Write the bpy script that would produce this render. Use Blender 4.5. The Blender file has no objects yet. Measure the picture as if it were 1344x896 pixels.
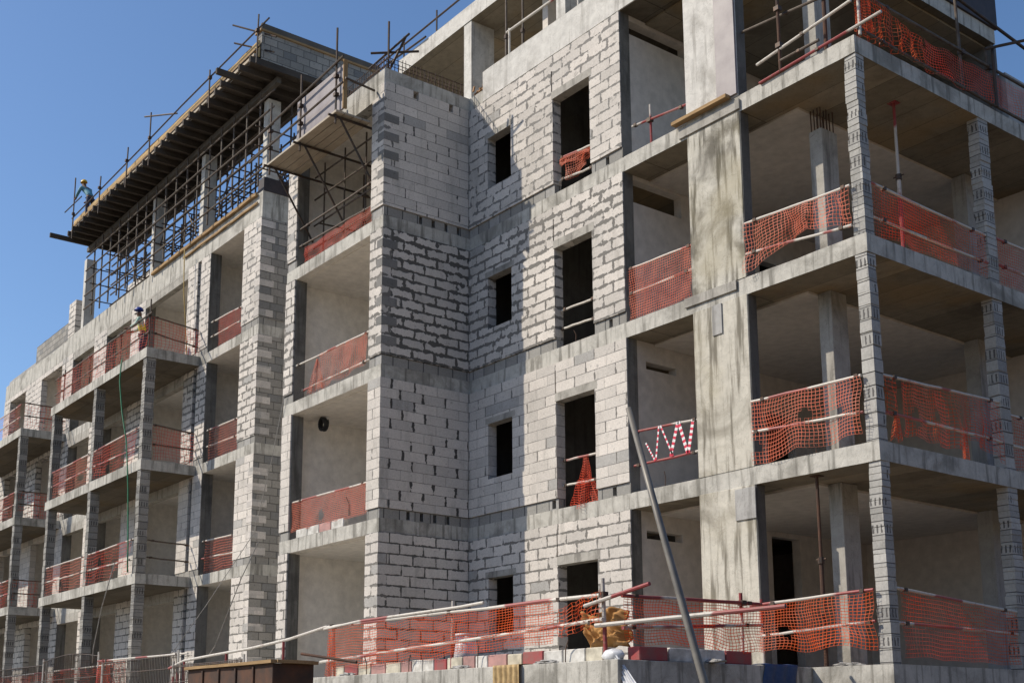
import bpy, bmesh, math, random
from mathutils import Vector, Matrix, noise as mnoise

random.seed(7)
R = random.Random(11)
scene = bpy.context.scene
COL = scene.collection

# ------------------------------------------------------------------ camera
cam_d = bpy.data.cameras.new('camera')
cam = bpy.data.objects.new('camera', cam_d); COL.objects.link(cam); scene.camera = cam
yaw, pit = 0.93092, 0.18433
fw = Vector((-math.sin(yaw)*math.cos(pit), math.cos(yaw)*math.cos(pit), math.sin(pit)))
rt = Vector((math.cos(yaw), math.sin(yaw), 0)); up = rt.cross(fw)
m = Matrix((rt, up, -fw)).transposed().to_4x4(); m.translation = Vector((10.7867, -15.7247, -0.8693))
cam.matrix_world = m
cam_d.sensor_width = 36; cam_d.lens = 1586.25/1344*36
cam_d.shift_x = (672-625.19)/1344; cam_d.shift_y = (653.09-448)/1344
cam_d.clip_start = 0.1; cam_d.clip_end = 5000

# ------------------------------------------------------------------ light
SUN_EL, SUN_V = 40.5, Vector((-0.84, -1.0, 1.12))
w = bpy.data.worlds.new('World'); scene.world = w; w.use_nodes = True
nt = w.node_tree
sky = nt.nodes.new('ShaderNodeTexSky'); sky.sky_type = 'NISHITA'; sky.sun_disc = False
sky.sun_elevation = math.radians(SUN_EL)
sky.sun_rotation = math.atan2(SUN_V.x, SUN_V.y)
sky.air_density = 1.0; sky.dust_density = 0.9; sky.ozone_density = 5.0
bg = nt.nodes['Background']; bg.inputs[1].default_value = 0.125
hs_ = nt.nodes.new('ShaderNodeHueSaturation'); hs_.inputs['Saturation'].default_value = 1.05; hs_.inputs['Value'].default_value = 1.2
nt.links.new(sky.outputs[0], hs_.inputs['Color']); nt.links.new(hs_.outputs[0], bg.inputs[0])
sd = bpy.data.lights.new('sun', 'SUN'); sd.energy = 5.0; sd.angle = math.radians(0.5); sd.color = (1.0, 0.91, 0.78)
so = bpy.data.objects.new('sun', sd); COL.objects.link(so)
so.rotation_euler = SUN_V.to_track_quat('Z', 'Y').to_euler(); so.location = (-20, -30, 40)
scene.view_settings.view_transform = 'Standard'; scene.view_settings.look = 'None'
scene.view_settings.exposure = 0.0; scene.view_settings.gamma = 1.0

# ------------------------------------------------------------------ node helpers
class NB:
    def __init__(s, name):
        s.m = bpy.data.materials.new(name); s.m.use_nodes = True
        s.t = s.m.node_tree; s.p = s.t.nodes['Principled BSDF']
        s.p.inputs['Roughness'].default_value = 0.9
        s.p.inputs['Specular IOR Level'].default_value = 0.25
    def n(s, ty, **k):
        nd = s.t.nodes.new(ty)
        for a, b in k.items(): setattr(nd, a, b)
        return nd
    def put(s, sock, v):
        if isinstance(v, bpy.types.NodeSocket): s.t.links.new(v, sock)
        elif v is not None:
            if sock.type == 'RGBA' and len(v) == 3: v = (*v, 1)
            sock.default_value = v
    def math(s, op, a, b=None, c=None, clamp=False):
        nd = s.n('ShaderNodeMath', operation=op, use_clamp=clamp)
        for i, x in enumerate((a, b, c)):
            if x is not None: s.put(nd.inputs[i], x)
        return nd.outputs[0]
    def mix(s, f, a, b, mode='MIX'):
        nd = s.n('ShaderNodeMix', data_type='RGBA', blend_type=mode)
        s.put(nd.inputs[0], f); s.put(nd.inputs[6], a); s.put(nd.inputs[7], b); return nd.outputs[2]
    def fmix(s, f, a, b):
        nd = s.n('ShaderNodeMix', data_type='FLOAT')
        s.put(nd.inputs[0], f); s.put(nd.inputs[2], a); s.put(nd.inputs[3], b); return nd.outputs[0]
    def pos(s): return s.n('ShaderNodeNewGeometry').outputs['Position']
    def obj(s): return s.n('ShaderNodeTexCoord').outputs['Object']
    def sep(s, v):
        nd = s.n('ShaderNodeSeparateXYZ'); s.put(nd.inputs[0], v); return nd.outputs
    def comb(s, x, y, z):
        nd = s.n('ShaderNodeCombineXYZ')
        for i, q in enumerate((x, y, z)): s.put(nd.inputs[i], q)
        return nd.outputs[0]
    def scale(s, v, sc):
        nd = s.n('ShaderNodeMapping'); s.put(nd.inputs[0], v); nd.inputs['Scale'].default_value = sc; return nd.outputs[0]
    def noise(s, v, sc, det=4, rough=.55, dist=0):
        nd = s.n('ShaderNodeTexNoise'); s.put(nd.inputs['Vector'], v); nd.inputs['Scale'].default_value = sc
        nd.inputs['Detail'].default_value = det; nd.inputs['Roughness'].default_value = rough; nd.inputs['Distortion'].default_value = dist
        return nd.outputs[0]
    def rng(s, v, a, b, c=0., d=1., smooth=False):
        nd = s.n('ShaderNodeMapRange')
        if smooth: nd.interpolation_type = 'SMOOTHSTEP'
        for i, q in enumerate((v, a, b, c, d)): s.put(nd.inputs[i], q)
        return nd.outputs[0]
    def white(s, v):
        nd = s.n('ShaderNodeTexWhiteNoise', noise_dimensions='3D'); s.put(nd.inputs['Vector'], v); return nd.outputs['Value']
    def bump(s, h, st=.5, d=.01):
        nd = s.n('ShaderNodeBump'); s.put(nd.inputs['Height'], h); nd.inputs['Strength'].default_value = st; nd.inputs['Distance'].default_value = d
        s.t.links.new(nd.outputs[0], s.p.inputs['Normal'])
    def col(s, c): s.put(s.p.inputs['Base Color'], c)

M = {}
def blockmat(name, z0, h, bw, jh, rh, jv, rv, c1, c2, mort, grayp=.12, gray=(.34,.33,.31), slots=0, smear=0., seed=0., perp=0):
    b = NB(name); P = b.pos(); s = b.sep(P)
    nrm = b.sep(b.n('ShaderNodeNewGeometry').outputs['True Normal'])
    isx = b.math('GREATER_THAN', b.math('ABSOLUTE', nrm[0]), .5)
    u = b.fmix(isx, s[0], s[1])
    wob = b.math('MULTIPLY', b.math('SUBTRACT', b.noise(P, 1.3, 3), .5), .02)
    v = b.math('DIVIDE', b.math('SUBTRACT', b.math('ADD', s[2], wob), z0), h)
    row = b.math('FLOOR', v); fv = b.math('FRACT', v)
    rr = b.white(b.comb(row, seed, 3.3))
    odd = b.math('FLOORED_MODULO', row, 2.)
    uu = b.math('ADD', b.math('DIVIDE', u, bw), b.math('ADD', b.math('MULTIPLY', odd, .5), b.math('MULTIPLY', rr, .16)))
    # now and then a shorter block
    cl = b.math('FLOOR', uu); fu = b.math('FRACT', uu)
    cr = b.white(b.comb(cl, row, seed+.5))
    n1 = b.noise(P, 5.2, 6, .62, .4); n2 = b.noise(P, 7., 5, .62, .4); n0 = b.noise(P, .8, 2)
    amp = b.rng(n0, .35, .65, .4, 1.5)
    dh = b.math('MULTIPLY', b.math('MINIMUM', fv, b.math('SUBTRACT', 1., fv)), h)
    du = b.math('MULTIPLY', b.math('MINIMUM', fu, b.math('SUBTRACT', 1., fu)), bw)
    th = b.math('ADD', jh, b.math('MULTIPLY', b.math('MULTIPLY', b.math('SUBTRACT', n1, .45), rh), amp))
    tv = b.math('ADD', jv, b.math('MULTIPLY', b.math('MULTIPLY', b.math('SUBTRACT', n2, .45), rv), amp))
    if perp:   # open perpends: only some joints are wide, the rest are hairlines
        keep = b.math('GREATER_THAN', b.white(b.comb(b.math('ROUND', uu), row, seed+7.)), perp)
        tv = b.fmix(keep, .003, tv)
    mh = b.rng(b.math('SUBTRACT', th, dh), -.004, .004, smooth=True)
    mv = b.rng(b.math('SUBTRACT', tv, du), -.004, .004, smooth=True)
    mk = b.math('MAXIMUM', mh, mv)
    base = b.mix(cr, c1, c2)
    isg = b.math('LESS_THAN', b.white(b.comb(cl, row, seed+2.)), grayp)
    gcol = b.mix(b.noise(P, 14., 4), tuple(x*.8 for x in gray), tuple(x*1.2 for x in gray))
    base = b.mix(b.math('MULTIPLY', isg, .85), base, gcol)
    if slots:
        sl = b.math('FRACT', b.math('DIVIDE', u, slots))
        n3 = b.noise(P, 16., 3)
        ms = b.math('MULTIPLY', b.math('LESS_THAN', sl, b.math('MULTIPLY', n3, .75)), b.math('MULTIPLY', b.math('GREATER_THAN', fv, .16), b.math('LESS_THAN', fv, b.math('ADD', .62, b.math('MULTIPLY', cr, .3)))))
        ms = b.math('MULTIPLY', ms, b.math('MULTIPLY', odd, b.math('GREATER_THAN', cr, .35)))
        mk = b.math('MAXIMUM', mk, ms)
    if smear:   # mortar dragged over the block faces
        sm = b.rng(b.noise(b.scale(P, (1.2, 1.2, 2.2)), 3.2, 5, .62, .6), 1-smear, 1-smear+.06, 0, .75, True)
        base = b.mix(sm, base, tuple(x*1.6 for x in mort))
    gr = b.math('MULTIPLY', b.rng(b.noise(b.scale(P, (2.2, 2.2, .5)), 1.5, 5, .65), .5, .72, 0, .38, True), b.rng(b.noise(P, 9., 5, .7), .3, .6, .5, 1.))
    base = b.mix(gr, base, (.22,.205,.175))
    chip = b.rng(b.noise(P, 13., 3, .5), .66, .69, 0, .6)
    base = b.mix(chip, base, tuple(x*.55 for x in c2))
    d = b.rng(b.noise(P, 26., 4), .3, .7, .86, 1.10)
    big = b.rng(b.noise(P, .55, 4), .3, .7, .86, 1.08)
    base = b.mix(1., base, b.comb(d, d, d), 'MULTIPLY'); base = b.mix(1., base, b.comb(big, big, big), 'MULTIPLY')
    mcol = b.mix(n1, tuple(x*.75 for x in mort), tuple(x*1.3 for x in mort))
    b.col(b.mix(mk, base, mcol))
    hgt = b.math('ADD', b.math('MULTIPLY', mk, -1.), b.math('MULTIPLY', b.noise(P, 40., 3), .25))
    b.bump(hgt, .55, .012)
    M[name] = b.m; return b.m

AAC1, AAC2 = (.63,.58,.52), (.50,.465,.42)
blockmat('aac_ground', 3.1, .225, .6, .012, .085, .012, .08, AAC1, AAC2, (.10,.095,.085), .02, smear=.14, seed=1)
blockmat('aac_first', 6.47, .222, .6, .003, .010, .020, .13, AAC1, AAC2, (.07,.065,.06), .02, seed=2, perp=.3)
blockmat('aac_second', 9.9, .222, .6, .022, .23, .022, .23, AAC1, AAC2, (.10,.095,.085), .02, smear=.22, seed=3)
blockmat('aac_third', 13.4, .224, .6, .004, .010, .010, .10, AAC1, AAC2, (.09,.085,.08), .04, smear=.12, seed=4, perp=.5)
blockmat('aac_front_ground', 3.1, .225, .6, .011, .14, .012, .15, AAC1, AAC2, (.16,.15,.135), .04, smear=.30, seed=5)
blockmat('aac_front_first', 6.47, .222, .6, .004, .02, .010, .10, AAC1, AAC2, (.17,.16,.145), .05, smear=.26, seed=6, perp=.3)
blockmat('aac_front_second', 9.9, .222, .6, .016, .23, .016, .22, AAC1, AAC2, (.16,.15,.135), .03, smear=.34, seed=7)
blockmat('aac_front_third', 13.4, .224, .6, .007, .19, .008, .20, AAC1, AAC2, (.19,.18,.165), .04, smear=.37, seed=8)
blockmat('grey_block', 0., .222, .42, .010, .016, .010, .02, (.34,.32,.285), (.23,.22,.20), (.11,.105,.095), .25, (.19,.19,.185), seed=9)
blockmat('kicker_block', 0., 3., .40, .0, .0, .012, .01, (.30,.29,.265), (.24,.23,.21), (.07,.07,.07), .2, seed=10)
blockmat('post_block', 0.02, .213, .40, .007, .010, .0, .0, (.45,.435,.40), (.31,.30,.275), (.10,.095,.09), .10, (.26,.255,.24), slots=.078, seed=12)
blockmat('post_grey', 0.02, .213, .40, .007, .010, .0, .0, (.35,.335,.305), (.22,.21,.19), (.075,.07,.065), .15, (.19,.185,.175), slots=.078, seed=15)
blockmat('quoin_pale', 0., .213, .40, .0, .0, .0, .0, (.60,.55,.50), (.46,.43,.395), (.10,.10,.10), .15, seed=14)
blockmat('quoin_block', 0., .213, .40, .0, .0, .0, .0, (.23,.22,.205), (.17,.165,.155), (.07,.07,.065), 0., slots=.085, seed=13)

def concrete(name, c, stain=.5, streak=.4, board=0., dark=(.16,.15,.135), bumpst=.35, pits=.5, warm=None, thr=.5):
    b = NB(name); P = b.pos()
    n1 = b.noise(P, .9, 5, .62, .5); n2 = b.noise(b.scale(P, (5., 5., .45)), 1.3, 4, .6); n3 = b.noise(P, 34., 4, .7); n4 = b.noise(P, 5., 5, .62)
    base = b.mix(b.rng(n4, .3, .7), tuple(x*.86 for x in c), tuple(min(1, x*1.12) for x in c))
    base = b.mix(b.rng(n1, thr, thr+.2, 0, stain, True), base, dark)
    base = b.mix(b.rng(n2, thr+.02, thr+.2, 0, streak, True), base, tuple(x*.8 for x in dark))
    if warm: base = b.mix(b.rng(b.noise(P, .5, 3), .48, .68, 0, .55, True), base, warm)
    base = b.mix(b.rng(n3, .62, .75, 0, pits), base, tuple(x*.6 for x in dark))
    h = b.math('ADD', b.math('MULTIPLY', n3, .4), n4)
    cr = b.noise(P, 2.3, 6, .7, 1.2); crk = b.rng(b.math('ABSOLUTE', b.math('SUBTRACT', cr, .5)), .0, .006, .6 if stain > .4 else .15, 0)
    base = b.mix(crk, base, tuple(x*.5 for x in dark))
    if board:
        s = b.sep(P)
        fr = b.math('FRACT', b.math('DIVIDE', s[1], board))
        ln = b.math('LESS_THAN', fr, .02)
        fx = b.math('FRACT', b.math('DIVIDE', s[0], 2.44)); lx = b.math('LESS_THAN', fx, .008)
        l2 = b.math('MAXIMUM', ln, lx)
        cell = b.white(b.comb(b.math('FLOOR', b.math('DIVIDE', s[1], board)), b.math('FLOOR', b.math('DIVIDE', s[0], 2.44)), 1.))
        k = b.rng(cell, 0, 1, .78, 1.12)
        base = b.mix(1., base, b.comb(k, k, k), 'MULTIPLY')
        base = b.mix(b.math('MULTIPLY', l2, .75), base, tuple(x*.45 for x in dark)); h = b.math('SUBTRACT', h, b.math('MULTIPLY', l2, 1.5))
    b.col(base); b.bump(h, bumpst, .01); M[name] = b.m; return b.m
concrete('concrete', (.36,.34,.30), .7, .6, dark=(.12,.11,.095))
concrete('jamb_shade', (.20,.19,.17), .6, .6, dark=(.08,.075,.065), bumpst=.7, thr=.45)  # dark tone carrying the shade of the right-facing reveals
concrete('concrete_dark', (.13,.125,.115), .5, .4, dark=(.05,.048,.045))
concrete('concrete_pale', (.56,.54,.495), .5, .55, dark=(.24,.22,.19), bumpst=.45)
concrete('concrete_column', (.50,.47,.40), .75, .95, thr=.46, dark=(.20,.18,.14), warm=(.36,.32,.22), bumpst=.5)
concrete('concrete_wet', (.50,.475,.41), .9, 1., dark=(.10,.09,.07), warm=(.33,.29,.19), bumpst=.6, thr=.455)
concrete('concrete_grey', (.36,.35,.33), .5, .5)
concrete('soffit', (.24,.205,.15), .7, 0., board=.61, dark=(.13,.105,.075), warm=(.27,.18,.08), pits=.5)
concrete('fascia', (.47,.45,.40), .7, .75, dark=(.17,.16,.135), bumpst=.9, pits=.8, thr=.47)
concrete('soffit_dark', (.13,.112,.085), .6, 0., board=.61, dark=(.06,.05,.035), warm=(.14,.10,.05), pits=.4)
concrete('plaster', (.60,.55,.49), .10, .10, dark=(.46,.42,.37), bumpst=.08, pits=.08)
concrete('plaster_pale', (.80,.76,.70), .12, .12, dark=(.66,.62,.56), bumpst=.08, pits=.08)

def holes(name, src):
    m2 = M[src].copy(); m2.name = name; t = m2.node_tree; p = t.nodes['Principled BSDF']; base = p.inputs['Base Color'].links[0].from_socket
    b = NB.__new__(NB); b.m = m2; b.t = t; b.p = p
    v = t.nodes.new('ShaderNodeTexVoronoi'); v.inputs['Scale'].default_value = 5.5; v.inputs['Randomness'].default_value = .8; b.put(v.inputs['Vector'], b.pos())
    k = b.math('MULTIPLY', b.math('LESS_THAN', v.outputs['Distance'], .16), b.math('GREATER_THAN', b.noise(b.pos(), 1.1, 2), .5))
    b.col(b.mix(k, base, (.05,.045,.04))); M[name] = m2
holes('concrete_holes', 'concrete_pale')
def plain(name, c, c2=None, sc=8., rough=.7, metal=0., bumpst=.2, spec=.3):
    b = NB(name); P = b.obj(); n = b.noise(P, sc, 5, .6)
    c2 = c2 or tuple(x*.65 for x in c)
    b.col(b.mix(b.rng(n, .35, .65), c, c2)); b.p.inputs['Roughness'].default_value = rough; b.p.inputs['Metallic'].default_value = metal
    b.p.inputs['Specular IOR Level'].default_value = spec
    b.bump(b.noise(P, sc*5, 3), bumpst, .004); M[name] = b.m; return b.m
def wood(name, c, c2, axis=(1,1,1)):
    b = NB(name); P = b.pos(); n = b.noise(b.scale(P, axis), 9., 5, .6, .3); n2 = b.noise(P, 1.1, 3)
    b.col(b.mix(b.rng(n2, .4, .7, 0, .5), b.mix(b.rng(n, .3, .7), c, c2), tuple(x*.5 for x in c2)))
    b.bump(n, .3, .005); M[name] = b.m; return b.m
plain('sand', (.165,.125,.08), (.12,.09,.058), 1.2)
plain('dark_steel', (.045,.042,.04), (.09,.055,.035), 6., .6, .3)
plain('scaffold_tube', (.12,.10,.08), (.075,.05,.035), 7., .6, .2)
plain('rust', (.11,.052,.03), (.05,.035,.028), 3., .85)
plain('rebar', (.06,.045,.04), (.11,.06,.035), 9., .8)
plain('clamp', (.05,.045,.04), (.10,.06,.04), 20., .6, .5)
plain('pole_grey', (.19,.175,.15), (.13,.12,.105), 4., .5, .2)
plain('black_pipe', (.02,.02,.02), (.035,.035,.035), 6., .5)
plain('void_dark', (.05,.048,.045), None, 4.)
plain('white_paint', (.66,.64,.59), (.36,.34,.30), 5., bumpst=.5)
plain('cream_paint', (.60,.55,.43), (.34,.31,.24), 5., bumpst=.5)
plain('red_paint', (.34,.06,.06), (.24,.10,.09), 5., bumpst=.5)
plain('pink_paint', (.46,.25,.22), (.30,.18,.16), 5., bumpst=.5)
plain('tape_white', (.82,.80,.78), None, 30., .5); plain('tape_red', (.65,.03,.07), None, 30., .5)
plain('orange_sack', (.46,.25,.085), (.30,.15,.05), 6., .8); plain('sacking', (.48,.34,.16), (.30,.20,.09), 12.)
plain('sheet_white', (.66,.67,.68), (.5,.5,.5), 8., .4); plain('blue_cloth', (.03,.06,.14), (.05,.08,.16), 10.)
plain('green_hose', (.03,.22,.10), None, 8., .5); plain('yellow_rope', (.45,.32,.10), None, 8.)
plain('cable', (.35,.33,.30), None, 8.); plain('debris', (.40,.20,.07), (.16,.10,.06), 20.)
plain('ply_film', (.27,.24,.235), (.18,.155,.16), 2.2, .5); plain('ply_dark', (.035,.03,.032), (.06,.045,.045), 3., .6)
plain('skin', (.16,.085,.055), None, 10.); plain('shirt_teal', (.12,.30,.36), None, 10.); plain('shirt_pale', (.40,.55,.45), None, 10.)
plain('hi_vis', (.70,.66,.05), None, 10.); plain('trousers', (.04,.05,.09), None, 10.); plain('helmet_yellow', (.75,.45,.02), None, 10., .35)
plain('helmet_blue', (.03,.06,.30), None, 10., .35); plain('boot', (.02,.018,.015), None, 10.)
wood('timber', (.42,.28,.14), (.26,.165,.08), (.3,6,6)); wood('timber_y', (.095,.08,.065), (.06,.05,.042), (6,.3,6)); wood('ply_yellow', (.55,.40,.20), (.38,.27,.13), (1,4,1))
wood('plank', (.52,.45,.36), (.36,.31,.24), (.4,8,8)); wood('timber_grey', (.15,.135,.115), (.09,.08,.07), (.3,6,6))

def banded(name, ca, cb, sc=.9, thr=.5):
    b = NB(name); P = b.pos(); n = b.noise(P, sc, 1, .4); r = b.noise(P, 14., 4)
    c = b.mix(b.rng(n, thr-.01, thr+.01), ca, cb); c = b.mix(b.rng(r, .55, .72, 0, .6), c, (.22,.15,.11))
    b.col(c); b.p.inputs['Roughness'].default_value = .5; M[name] = b.m
banded('rail_paint', (.56,.52,.455), (.33,.11,.10), .9, .58)
banded('rail_red', (.46,.42,.37), (.26,.05,.05), .7, .46)
def netmat(name, c, tr=.25):
    b = NB(name); n = b.noise(b.pos(), 3., 3)
    k = b.mix(n, c, tuple(x*.7 for x in c)); k = b.mix(b.rng(b.noise(b.pos(), 1.2, 4, .6), .42, .68, 0, .55), k, (.50,.24,.16)); b.col(k); b.p.inputs['Roughness'].default_value = .55
    t = b.n('ShaderNodeBsdfTranslucent'); b.put(t.inputs[0], k)
    mx = b.n('ShaderNodeMixShader'); mx.inputs[0].default_value = tr
    b.t.links.new(b.p.outputs[0], mx.inputs[1]); b.t.links.new(t.outputs[0], mx.inputs[2])
    b.t.links.new(mx.outputs[0], b.t.nodes['Material Output'].inputs[0]); M[name] = b.m
netmat('net_orange', (.95,.15,.02), .42); netmat('net_faded', (.93,.24,.13), .35); netmat('net_red', (.92,.12,.05), .4)

# ------------------------------------------------------------------ mesh helpers
def wloc(o):
    v = Vector(o.location)
    while o.parent: o = o.parent; v += Vector(o.location)
    return v
def post_mesh(mb, x0, x1, y0, y1, z0, z1, mat, rr, h=.213, j=.007):
    vs = []; n = max(1, round((z1-z0)/h))
    for i in range(n):
        a, c = z0+(z1-z0)*i/n, z0+(z1-z0)*(i+1)/n; dx, dy = rr.uniform(-j, j), rr.uniform(-j, j); tw = rr.uniform(-.004, .004)
        for z, ins in ((a+.001, .012), (a+.006, 0), (c-.006, 0), (c-.001, .012)):
            for k, (x, y, sx, sy) in enumerate(((x0,y0,1,1),(x1,y0,-1,1),(x1,y1,-1,-1),(x0,y1,1,-1))):
                ch = rr.uniform(0, .012) if ins == 0 and rr.random() < .3 else 0
                vs.append((x+dx+sx*(ins+ch)+(tw if k < 2 else -tw), y+dy+sy*(ins+ch), z))
    m_ = len(vs)//4; fs = [(3,2,1,0), tuple(range(len(vs)-4, len(vs)))]
    for i in range(m_-1):
        for k in range(4): fs.append((i*4+k, i*4+(k+1)%4, i*4+4+(k+1)%4, i*4+4+k))
    mb.add(vs, fs, mat)
class MB:
    def __init__(s): s.v = []; s.f = []; s.mi = []; s.mats = []
    def mat(s, name):
        if name not in s.mats: s.mats.append(name)
        return s.mats.index(name)
    def add(s, vs, fs, mat):
        k = len(s.v); s.v += [tuple(q) for q in vs]; i = s.mat(mat)
        for f in fs: s.f.append([k+j for j in f]); s.mi.append(i)
        return s
    def box(s, x0, x1, y0, y1, z0, z1, mat, bottom=None):
        if x0 > x1: x0, x1 = x1, x0
        if y0 > y1: y0, y1 = y1, y0
        vs = [(x0,y0,z0),(x1,y0,z0),(x1,y1,z0),(x0,y1,z0),(x0,y0,z1),(x1,y0,z1),(x1,y1,z1),(x0,y1,z1)]
        s.add(vs, [(4,5,6,7),(0,1,5,4),(1,2,6,5),(2,3,7,6),(3,0,4,7)], mat)
        s.add(vs, [(3,2,1,0)], bottom or mat); return s
    def obox(s, p, q, wd, ht, mat, upv=(0,0,1)):      # box along p->q
        p, q = Vector(p), Vector(q); d = (q-p).normalized(); u = Vector(upv)
        if abs(d.dot(u)) > .95: u = Vector((0,1,0))
        sd = d.cross(u).normalized(); u = sd.cross(d)
        vs = []
        for c in (p, q):
            for a, b2 in ((-1,-1),(1,-1),(1,1),(-1,1)): vs.append(c + sd*wd/2*a + u*ht/2*b2)
        return s.add(vs, [(3,2,1,0),(4,5,6,7),(0,1,5,4),(1,2,6,5),(2,3,7,6),(3,0,4,7)], mat)
    def tube(s, pts, r, mat, n=8):
        pts = [Vector(p) for p in pts]; vs = []; fs = []
        pu = None
        for i, p in enumerate(pts):
            d = (pts[min(i+1, len(pts)-1)] - pts[max(i-1, 0)]).normalized()
            if pu is None:
                a = Vector((0,0,1)) if abs(d.z) < .9 else Vector((1,0,0)); pu = d.cross(a).normalized()
            pu = (pu - d*pu.dot(d)).normalized(); pv = d.cross(pu)
            rr = r[i] if isinstance(r, (list, tuple)) else r
            for k in range(n):
                t = 2*math.pi*k/n; vs.append(p + pu*math.cos(t)*rr + pv*math.sin(t)*rr)
        for i in range(len(pts)-1):
            for k in range(n): fs.append((i*n+k, i*n+(k+1)%n, (i+1)*n+(k+1)%n, (i+1)*n+k))
        fs.append(tuple(reversed(range(n)))); fs.append(tuple(range((len(pts)-1)*n, len(pts)*n)))
        return s.add(vs, fs, mat)
    def wall(s, axis, p0, p1, u0, u1, z0, z1, holes, mat):   # upright wall slab in plane axis=const with rectangular holes
        us = sorted(set([u0, u1] + [min(max(h[i], u0), u1) for h in holes for i in (0, 1)]))
        zs = sorted(set([z0, z1] + [min(max(h[i], z0), z1) for h in holes for i in (2, 3)]))
        def full(i, j):
            if i < 0 or j < 0 or i >= len(us)-1 or j >= len(zs)-1: return False
            a, c = (us[i]+us[i+1])/2, (zs[j]+zs[j+1])/2
            return not any(h[0] < a < h[1] and h[2] < c < h[3] for h in holes)
        def P(u, p, z): return (u, p, z) if axis == 'y' else (p, u, z)
        for i in range(len(us)-1):
            for j in range(len(zs)-1):
                if not full(i, j): continue
                a, b, c, d = us[i], us[i+1], zs[j], zs[j+1]
                q = lambda L: s.add(L, [(0,1,2,3)], mat)
                q([P(a,p0,c), P(b,p0,c), P(b,p0,d), P(a,p0,d)]); q([P(b,p1,c), P(a,p1,c), P(a,p1,d), P(b,p1,d)])
                if not full(i-1, j): q([P(a,p1,c), P(a,p0,c), P(a,p0,d), P(a,p1,d)])
                if not full(i+1, j): q([P(b,p0,c), P(b,p1,c), P(b,p1,d), P(b,p0,d)])
                if not full(i, j-1): q([P(a,p1,c), P(b,p1,c), P(b,p0,c), P(a,p0,c)])
                if not full(i, j+1): q([P(a,p0,d), P(b,p0,d), P(b,p1,d), P(a,p1,d)])
        return s
    def build(s, name, parent=None, label=None, smooth=False, bevel=0, fixn=True):
        o0 = wloc(parent) if parent else Vector((0,0,0))
        me = bpy.data.meshes.new(name); me.from_pydata([Vector(v)-o0 for v in s.v], [], s.f)
        for k in s.mats: me.materials.append(M[k])
        me.polygons.foreach_set('material_index', s.mi)
        if fixn or bevel:
            bm = bmesh.new(); bm.from_mesh(me)
            bmesh.ops.remove_doubles(bm, verts=bm.verts, dist=1e-5)
            bmesh.ops.recalc_face_normals(bm, faces=bm.faces)
            if bevel:
                es = [e for e in bm.edges if len(e.link_faces) == 2 and e.calc_face_angle(0) > .6]
                bmesh.ops.bevel(bm, geom=es, offset=bevel, segments=1, affect='EDGES', clamp_overlap=True)
            bm.to_mesh(me); bm.free()
        if smooth: me.polygons.foreach_set('use_smooth', [True]*len(me.polygons))
        ob = bpy.data.objects.new(name, me); COL.objects.link(ob)
        if parent: ob.parent = parent
        if label: ob['label'] = label
        return ob
def thing(name, loc, label, cat, group=None):
    o = bpy.data.objects.new(name, None); COL.objects.link(o); o.location = loc
    o['label'] = label; o['category'] = cat
    if group: o['group'] = group
    return o
def tag(o, label, cat, group=None):
    o['label'] = label; o['category'] = cat
    if group: o['group'] = group
    return o
def rough_edges(ob, amt, sc=2.2):          # gentle unevenness so long edges are not ruler straight
    me = ob.data
    bm = bmesh.new(); bm.from_mesh(me)
    for it in range(5):
        es = [e for e in bm.edges if e.calc_length() > .45]
        if not es: break
        bmesh.ops.subdivide_edges(bm, edges=es, cuts=1)
    for v in bm.verts:
        v.co += mnoise.noise_vector(v.co*sc)*amt + mnoise.noise_vector(v.co*sc*4)*amt*.5
    bm.to_mesh(me); bm.free()
def net_mesh(name, parent, fn, L, H, cell=.055, thick=.012, mat='net_orange', tears=0, seed=0):
    nx, nz = max(2, round(L/cell)), max(2, round(H/cell)); rr = random.Random(seed)
    bm = bmesh.new(); o0 = wloc(parent) if parent else Vector((0,0,0))
    holes = [(rr.random(), rr.random()*.7, .02+rr.random()*.05, .06+rr.random()*.14) for _ in range(tears)]
    g = [[bm.verts.new(Vector(fn(i/nx, j/nz))-o0) for j in range(nz+1)] for i in range(nx+1)]
    for i in range(nx):
        for j in range(nz):
            a, c = (i+.5)/nx, (j+.5)/nz
            if any(((a-h[0])/h[2])**2 + ((c-h[1])/h[3])**2 < 1 for h in holes): continue
            bm.faces.new((g[i][j], g[i+1][j], g[i+1][j+1], g[i][j+1]))
    bmesh.ops.wireframe(bm, faces=bm.faces[:], thickness=thick, use_boundary=True, use_replace=True, use_even_offset=False, use_relative_offset=False)
    me = bpy.data.meshes.new(name); bm.to_mesh(me); bm.free(); me.materials.append(M[mat])
    ob = bpy.data.objects.new(name, me); COL.objects.link(ob); ob.parent = parent
    return ob

# ------------------------------------------------------------------ ground and terrace
g = MB(); g.box(-1200, 1200, -1200, 1200, -3.0, -2.5, 'sand'); o = g.build('ground'); o['kind'] = 'structure'
bm_ = MB(); pr_ = [(26,-2.6),(38,12.5),(60,13.5),(90,-2.6)]  # unseen berm added at right to cut skylight on the side facade
bm_.add([(x, y, z+.8*math.sin(y*.21+x)) for y in range(-60, 101, 8) for x, z in pr_], [(i*4+j, i*4+j+1, i*4+j+5, i*4+j+4) for i in range(20) for j in range(3)], 'sand')
o = bm_.build('sky_blocker_berm'); o['kind'] = 'structure'
t = MB(); t.box(-46, -1.45, -4.2, -.003, -.38, 0, 'fascia'); t.box(-45.8, -1.65, -4.0, -.003, -2.5, -.38, 'concrete_grey')
o = t.build('terrace', bevel=.008); o['kind'] = 'structure'; rough_edges(o, .008)

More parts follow.
